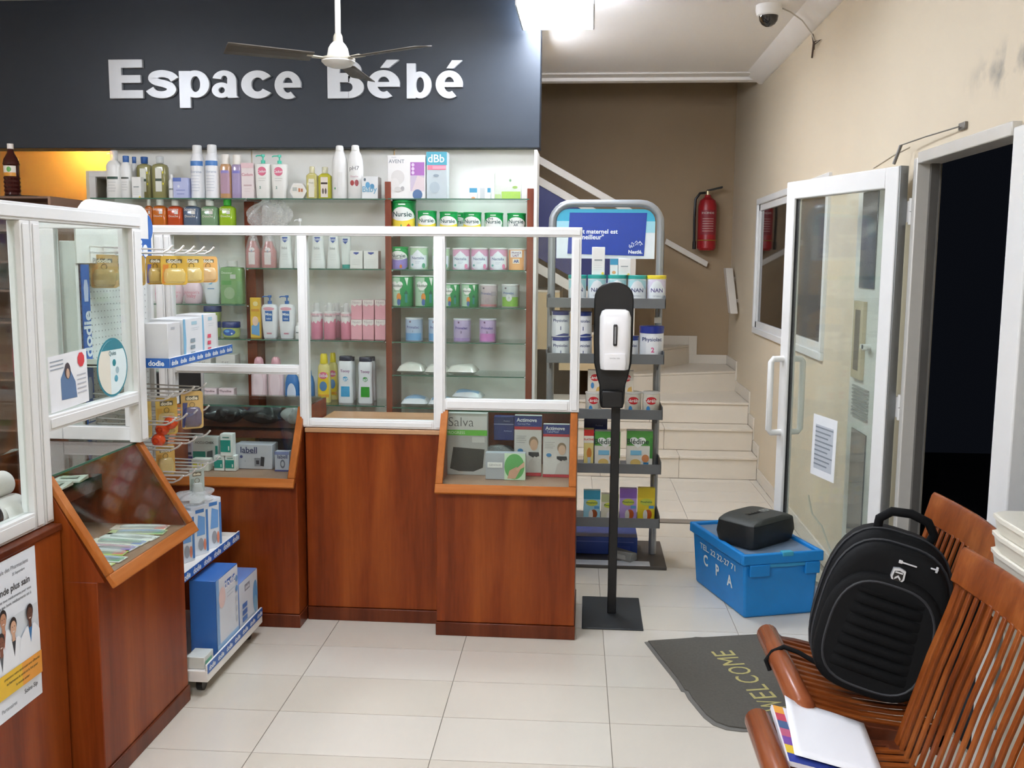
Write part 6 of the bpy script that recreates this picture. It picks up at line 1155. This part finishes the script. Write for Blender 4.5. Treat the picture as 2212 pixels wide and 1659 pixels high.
for i, (x, sx) in enumerate(((-1.715, .088), (-1.53, .086), (-1.375, .055))):
    crumple('plastic_bag', ['crumpled black plastic bag at the left of the corner case shelf', 'crumpled black plastic bag in the middle of the corner case shelf', 'crumpled clear and grey bag at the right of the corner case shelf'][i], 'plastic bag', (x, 4.50, .862), sx, .075, .085, (mat('#1e2124', .22, 0, .2, 20) if i < 2 else film('#b9bcbe', .6)), 11+i, 0, 40, 'bags on the corner case shelf')
# ---- hexagonal soap box
b = MB(); hx = [(.05*math.cos(a), .0433+.0433/.866*.05/.05*.05*0+.05*math.sin(a)) for a in [i*math.pi/3 for i in range(6)]]
t = thing('soap_box', 'white hexagonal soap box standing on the top shelf', 'box', (-1.623, 5.44, 1.9765))
MB().prism([(.0505*math.cos(i*math.pi/3), .0438+.0505*math.sin(i*math.pi/3)) for i in range(6)], WHITE, -.02, .02).build('body', t, bevel=.002)
MB().prism([(.042*math.cos(i*math.pi/3), .0438+.042*math.sin(i*math.pi/3)) for i in range(6)], '#eae6dc', -.0206, -.0202).box(-.03, -.005, -.0212, -.0208, .045, .065, '#b9bcb4').box(.003, .014, -.0212, -.0208, .04, .06, '#c47a4a').box(.018, .028, -.0212, -.0208, .04, .058, '#b0653a').build('printed_label', t)
# ---- soft packs of cotton and wipes
def pillow(nm, label, x, y, z, w, d_, h, m, m2=None, rz=0, grp=None, tilt=0):
    t = thing(nm, label, 'pack', (x, y, z), 0, grp, rot=(0, R(tilt), R(rz)))
    rnd = random.Random(int(x*1000)); ph = [rnd.uniform(0, 6) for _ in range(4)]
    def g(u, v, s):
        a, c = 2*u-1, 2*v-1; th = max(0, (1-abs(a)**3.2)*(1-abs(c)**3.2))**.55
        th *= 1+.10*math.sin(7*u+ph[0])*math.sin(6*v+ph[1])
        return (a*w/2, c*d_/2, h*(.30+.70*th) if s > 0 else h*.30*(1-th))
    MB().fn(lambda u, v: g(u, v, 1), 14, 8, m).fn(lambda u, v: g(u, v, -1), 14, 8, m).build('body', t, smooth=60)
    if m2: MB().fn(lambda u, v: (lambda p: (p[0], p[1], p[2]+.0012))(g(.12+.76*u, .12+.45*v, 1)), 10, 4, m2).build('printed_label', t, smooth=60)
SIL = mat('#d6d4cb', .25, .15, .12, 30, .2)
pillow('cotton_pack', 'silvery cotton pack at the left of its shelf', -.985, 5.44, 1.0075, .155, .14, .062, SIL, grp='cotton packs')
pillow('cotton_pack', 'silvery cotton pack behind the screen post', -.838, 5.43, 1.0075, .13, .14, .055, SIL, rz=0, grp='cotton packs')
pillow('cotton_pack', 'silvery cotton pack right of the screen post', -.695, 5.44, 1.0075, .165, .14, .058, SIL, rz=-3, grp='cotton packs')
WP = mat('#d9dde0', .3, 0, .06, 30, .15); WB = mat('#8fb4d4', .35, 0, .3, 25)
pillow('wipes_pack', 'blue and white wipes pack at the left of the lowest milk shelf', -.965, 5.44, .8245, .15, .14, .055, WP, WB, grp='wipes packs')
pillow('wipes_pack', 'blue and white wipes pack behind the screen post on the lowest shelf', -.82, 5.45, .8245, .14, .13, .050, WP, WB, 4, 'wipes packs')
pillow('wipes_pack', 'white wipes pack lying right of the screen post', -.685, 5.44, .8245, .15, .13, .042, WP, None, 0, 'wipes packs')
pillow('wipes_pack', 'blue and white wipes pack on top of the others', -.665, 5.45, .868, .17, .13, .048, WP, WB, -3, 'wipes packs', 2)
pillow('wipes_pack', 'flat white wipes pack at the right of the lowest shelf', -.47, 5.45, .8245, .17, .12, .032, WP, None, 0, 'wipes packs')
# ---- knee wrap and slip in the right case
t = thing('knee_wrap', 'black rolled knee wrap in a clear bag behind the knee support box', 'support', (-.405, 4.42, .679))
MB().tube([(-.07, 0, .04), (-.04, 0, .085), (0, 0, .10), (.05, 0, .095), (.085, 0, .06)], .022, mat('#26282a', .7), 10).build('wrap', t)
MB().loft([(0, .09, .04), (.05, .10, .05), (.09, .08, .04), (.12, .03, .015)], film('#e0e2e4', .30), p=3, n=24, c=(0, -.02)).build('bag', t)
# ---- left display case stock
rnd = random.Random(4)
for i in range(9):
    y = 2.80+.062*i; xo = -1.50-rnd.uniform(0, .03); c = ['#dfe2dc', '#cfd88a', '#e3e4e0', '#b9cf6a', '#d9dee4', '#e6e2d2', '#dfe4de', '#c9d2a0', '#e0d2c4'][i]
    t = thing('toothbrush_pack', ['white toothbrush pack, nearest in the left case', 'lime green toothbrush pack near the front of the left case', 'second white toothbrush pack in the left case', 'bright lime toothbrush pack in the middle of the left case', 'bluish white toothbrush pack in the left case', 'cream toothbrush pack in the left case', 'greenish white toothbrush pack in the left case', 'olive toothbrush pack in the left case', 'beige toothbrush pack, farthest in the left case'][i], 'pack', (xo-.05, y, .679), R(rnd.uniform(-8, 8)), 'toothbrush packs in the left case')
    MB().box(-.11, .085, -.0295, .0295, 0, .003, mat(c, .4)).build('card', t); MB().loft([(.003, .085, .018), (.010, .08, .014), (.013, .06, .008)], film('#eef2f2', .35), p=4, n=20).build('blister', t)
    MB().tube([(-.075, 0, .007), (0, .003, .008), (.07, 0, .007)], .0035, mat(['#4aa06a', '#e6e6e0', '#3f7fc0', '#e0e0d8', '#d9688a'][i % 5], .4), 6).build('brush', t)
    MB().box(.045, .08, -.02, .02, .0031, .0036, mat(['#3f6fc0', '#e9e9e2', '#4a9a5a', '#d95a4a', '#8a6ac0'][i % 5], .5)).build('printed_label', t)
for i in range(5):
    t = thing('folded_leaflet', ['folded white leaflet, nearest on the left case shelf', 'second folded white leaflet on the left case shelf', 'third folded white leaflet on the left case shelf', 'fourth folded white leaflet on the left case shelf', 'farthest folded white leaflet on the left case shelf'][i], 'leaflet', (-1.80, 2.80+.105*i, .861), R(rnd.uniform(-15, 15)), 'leaflets on the left case shelf')
    MB().hexa([(-.05, -.04, 0), (.05, -.04, .004), (-.05, .04, 0), (.05, .04, .003), (-.05, -.04, .012), (.05, -.04, .010), (-.05, .04, .009), (.05, .04, .016)], mat('#e2e2da', .5)).build('sheet', t, bevel=.001); MB().box(-.03, .03, -.02, .015, .0165, .017, '#c9d0c4').build('printed_label', t)
# ---- staff desk behind the counters with receipt printers and a screen
t = thing('staff_desk', 'low wooden staff desk behind the left counters', 'desk', (0, 0, 0))
MB().box(-2.70, -1.985, 2.9, 5.0, .695, .72, WOODD).build('top', t, bevel=.002)
for y in (2.92, 4.96): MB().box(-2.66, -2.02, y, y+.02, 0, .695, WOODD).build('panel_leg', t)
t = thing('receipt_printer', 'black receipt printer with two white paper rolls behind the left glass', 'printer', (-1.69, 2.59, .8525))
MB().box(-.06, .062, -.10, .10, 0, .018, mat('#1c1d20', .35)).box(-.06, -.035, -.10, .10, .018, .13, mat('#1c1d20', .35)).build('body', t, bevel=.006, seg=3)
PR = mat('#eceae6', .6)
for x, z, y0, y1, r in ((.024, .060, -.03, .085, .040), (-.012, .128, -.04, .09, .037)):
    MB().cyl((x, y0, z), (x, y1, z), r, PR, n=30).build('paper_roll', t); MB().cyl((x, y1, z), (x, y1+.006, z), r*.45, BLACK, n=20).cyl((x, y0-.03, z), (x, y0, z), r*.9, BLACK, n=20).build('hub', t)
MB().fn(lambda u, v: (.024+.040*math.sin(1.9*v)+.008*v, -.02+.10*u, .060+.0405*math.cos(1.9*v)-.012*v), 3, 10, PR).build('paper_strip', t, solid=.0006)
t = thing('monitor', 'black flat monitor seen behind the corner counter', 'monitor', (-2.12, 4.80, .7205), R(12))
MB().box(-.16, .16, -.012, .012, .11, .345, mat('#17181a', .35)).build('screen', t, bevel=.004); MB().box(.152, .163, -.013, .013, .11, .345, ALUD).build('edge', t); MB().box(-.02, .02, .0, .02, .01, .16, BLACK).build('stem', t); MB().box(-.09, .09, -.06, .08, 0, .01, BLACK).build('base', t, bevel=.002)
crumple('plastic_bag', 'clear plastic bag on the staff desk at the left edge', 'plastic bag', (-2.22, 3.62, .7215), .09, .09, .16, film('#dfe4e2', .4), 21, 0, 30)
# ---- rack base: blue box, wedge, paper
t = thing('storage_box', 'long dark blue box under the lowest rack tray', 'box', (.06, 5.42, .0185)); MB().box(-.20, .24, -.10, .12, 0, .10, mat('#22408c', .4, 0, .1)).build('body', t, bevel=.003); MB().box(-.18, .22, -.1012, -.1004, .07, .075, '#5a6aa8').box(.10, .20, -.1012, -.1004, .02, .05, '#3a4f9a').build('printed_label', t)
t = thing('door_wedge', 'crushed grey carton lying on the rack base plate', 'box', (.235, 5.235, .0185), R(-35)); MB().hexa([(-.10, -.035, 0), (.05, -.035, 0), (-.10, .035, 0), (.05, .035, 0), (-.09, -.03, .05), (.06, -.035, .055), (-.09, .03, .05), (.05, .03, .04)], mat('#8d8d89', .7)).build('body', t, bevel=.004); MB().box(-.06, .02, -.037, -.0352, .01, .035, '#a9a9a4').build('printed_label', t)
tag(MB().box(-.26, .36, 5.125, 5.21, .0186, .0192, mat('#c9cdd2', .5)).build('paper_strip'), 'white paper strip on the rack base plate', 'paper')
# ================================================================ shelving on the far left behind the glass
BR = mat('#8a6a56', .5, 0, .08, 4); t = thing('wall_shelving', 'brown medicine shelving behind the left glass screen', 'shelving', (0, 0, 0))
ZS = [1.965, 1.79, 1.622, 1.466, 1.294, .980, .70]
MB().box(-3.9, -2.86, 5.38, 5.40, 0, 1.965, BR).build('back_panel', t)
for x in (-3.9, -2.875): MB().box(x, x+.015, 5.06, 5.38, 0, 1.965, BR).build('side_panel', t, bevel=.001)
for z in ZS: MB().box(-3.885, -2.875, 5.06, 5.38, z-.012, z, mat('#6d5344', .5)).build('shelf', t, bevel=.001)
for i, r in enumerate([('med_white', -3.055, 1.79, .07, .075, 'white medicine tub box on the upper brown shelf'), ('med_white', -3.045, 1.622, .05, .125, 'white medicine box with orange dot behind the left glass'), ('med_white', -3.098, 1.622, .05, .120, 'white medicine box at the picture edge on the brown shelf'), ('med_teal', -3.005-.0, 1.622, .042, .140, 'teal and white medicine box behind the left glass'),
      ('med_blue', -3.065, 1.466, .06, .120, 'white and blue medicine box on the brown shelf'), ('med_brown', -2.985, 1.466, .05, .12, 'brown medicine box on the middle brown shelf'), ('med_lime', -3.035, 1.294, .115, .105, 'cream medicine box with lime base behind the left glass'), ('med_dark', -3.05, .98, .06, .215, 'dark green medicine bottle with white cap behind the left glass'), ('med_brown', -2.955, .98, .10, .14, 'large brown box on the lower brown shelf'), ('med_red', -3.14, .98, .06, .16, 'dark red box at the edge of the lower brown shelf'), ('med_brown', -3.06, .70, .16, .17, 'wide brown box on the lowest brown shelf')]):
    kd, x, z, w, h, lb = r; prod(kd, x, 5.13+.004*i, z, w, h, lb)
prod('syrup', -3.115, 5.14, 1.972, .085, .275, 'dark red ribbed syrup bottle on top of the brown shelving')
tag(MB().loft([(0, .09, .07), (.004, .10, .08), (.006, .098, .078)], mat('#2f2622', .5), n=24, c=(0, 0)).build('coaster', None, (-3.07, 5.16, 1.9655)), 'dark flat tray under the syrup bottle', 'tray')
t = thing('open_cupboard', 'white open cupboard left of the glass shelves', 'cupboard', (-2.985, 5.68, 0))
MB().box(0, .02, 0, .3, 0, 2.155, mat('#d9d2bc', .5)).build('side_panel', t, bevel=.002); MB().box(.17, .19, 0, .3, 0, 2.155, WHITE).build('side_panel', t, bevel=.002); MB().box(.02, .17, 0, .3, 2.12, 2.155, WHITE).build('top_panel', t, bevel=.002); MB().box(.02, .17, .29, .30, 0, 2.12, mat('#3a2a30', .6)).build('back_panel', t); MB().box(.02, .17, 0, .29, 1.97, 1.985, WHITE).build('shelf', t); MB().box(.02, .06, -.002, .018, 1.985, 2.12, WHITE).build('face_post', t, bevel=.002)
prod('white_box', -2.89, 5.80, 1.985, .045, .085, 'small white box inside the open cupboard'); prod('med_brown', -2.84, 5.82, 1.985, .035, .075, 'small brown box inside the open cupboard')
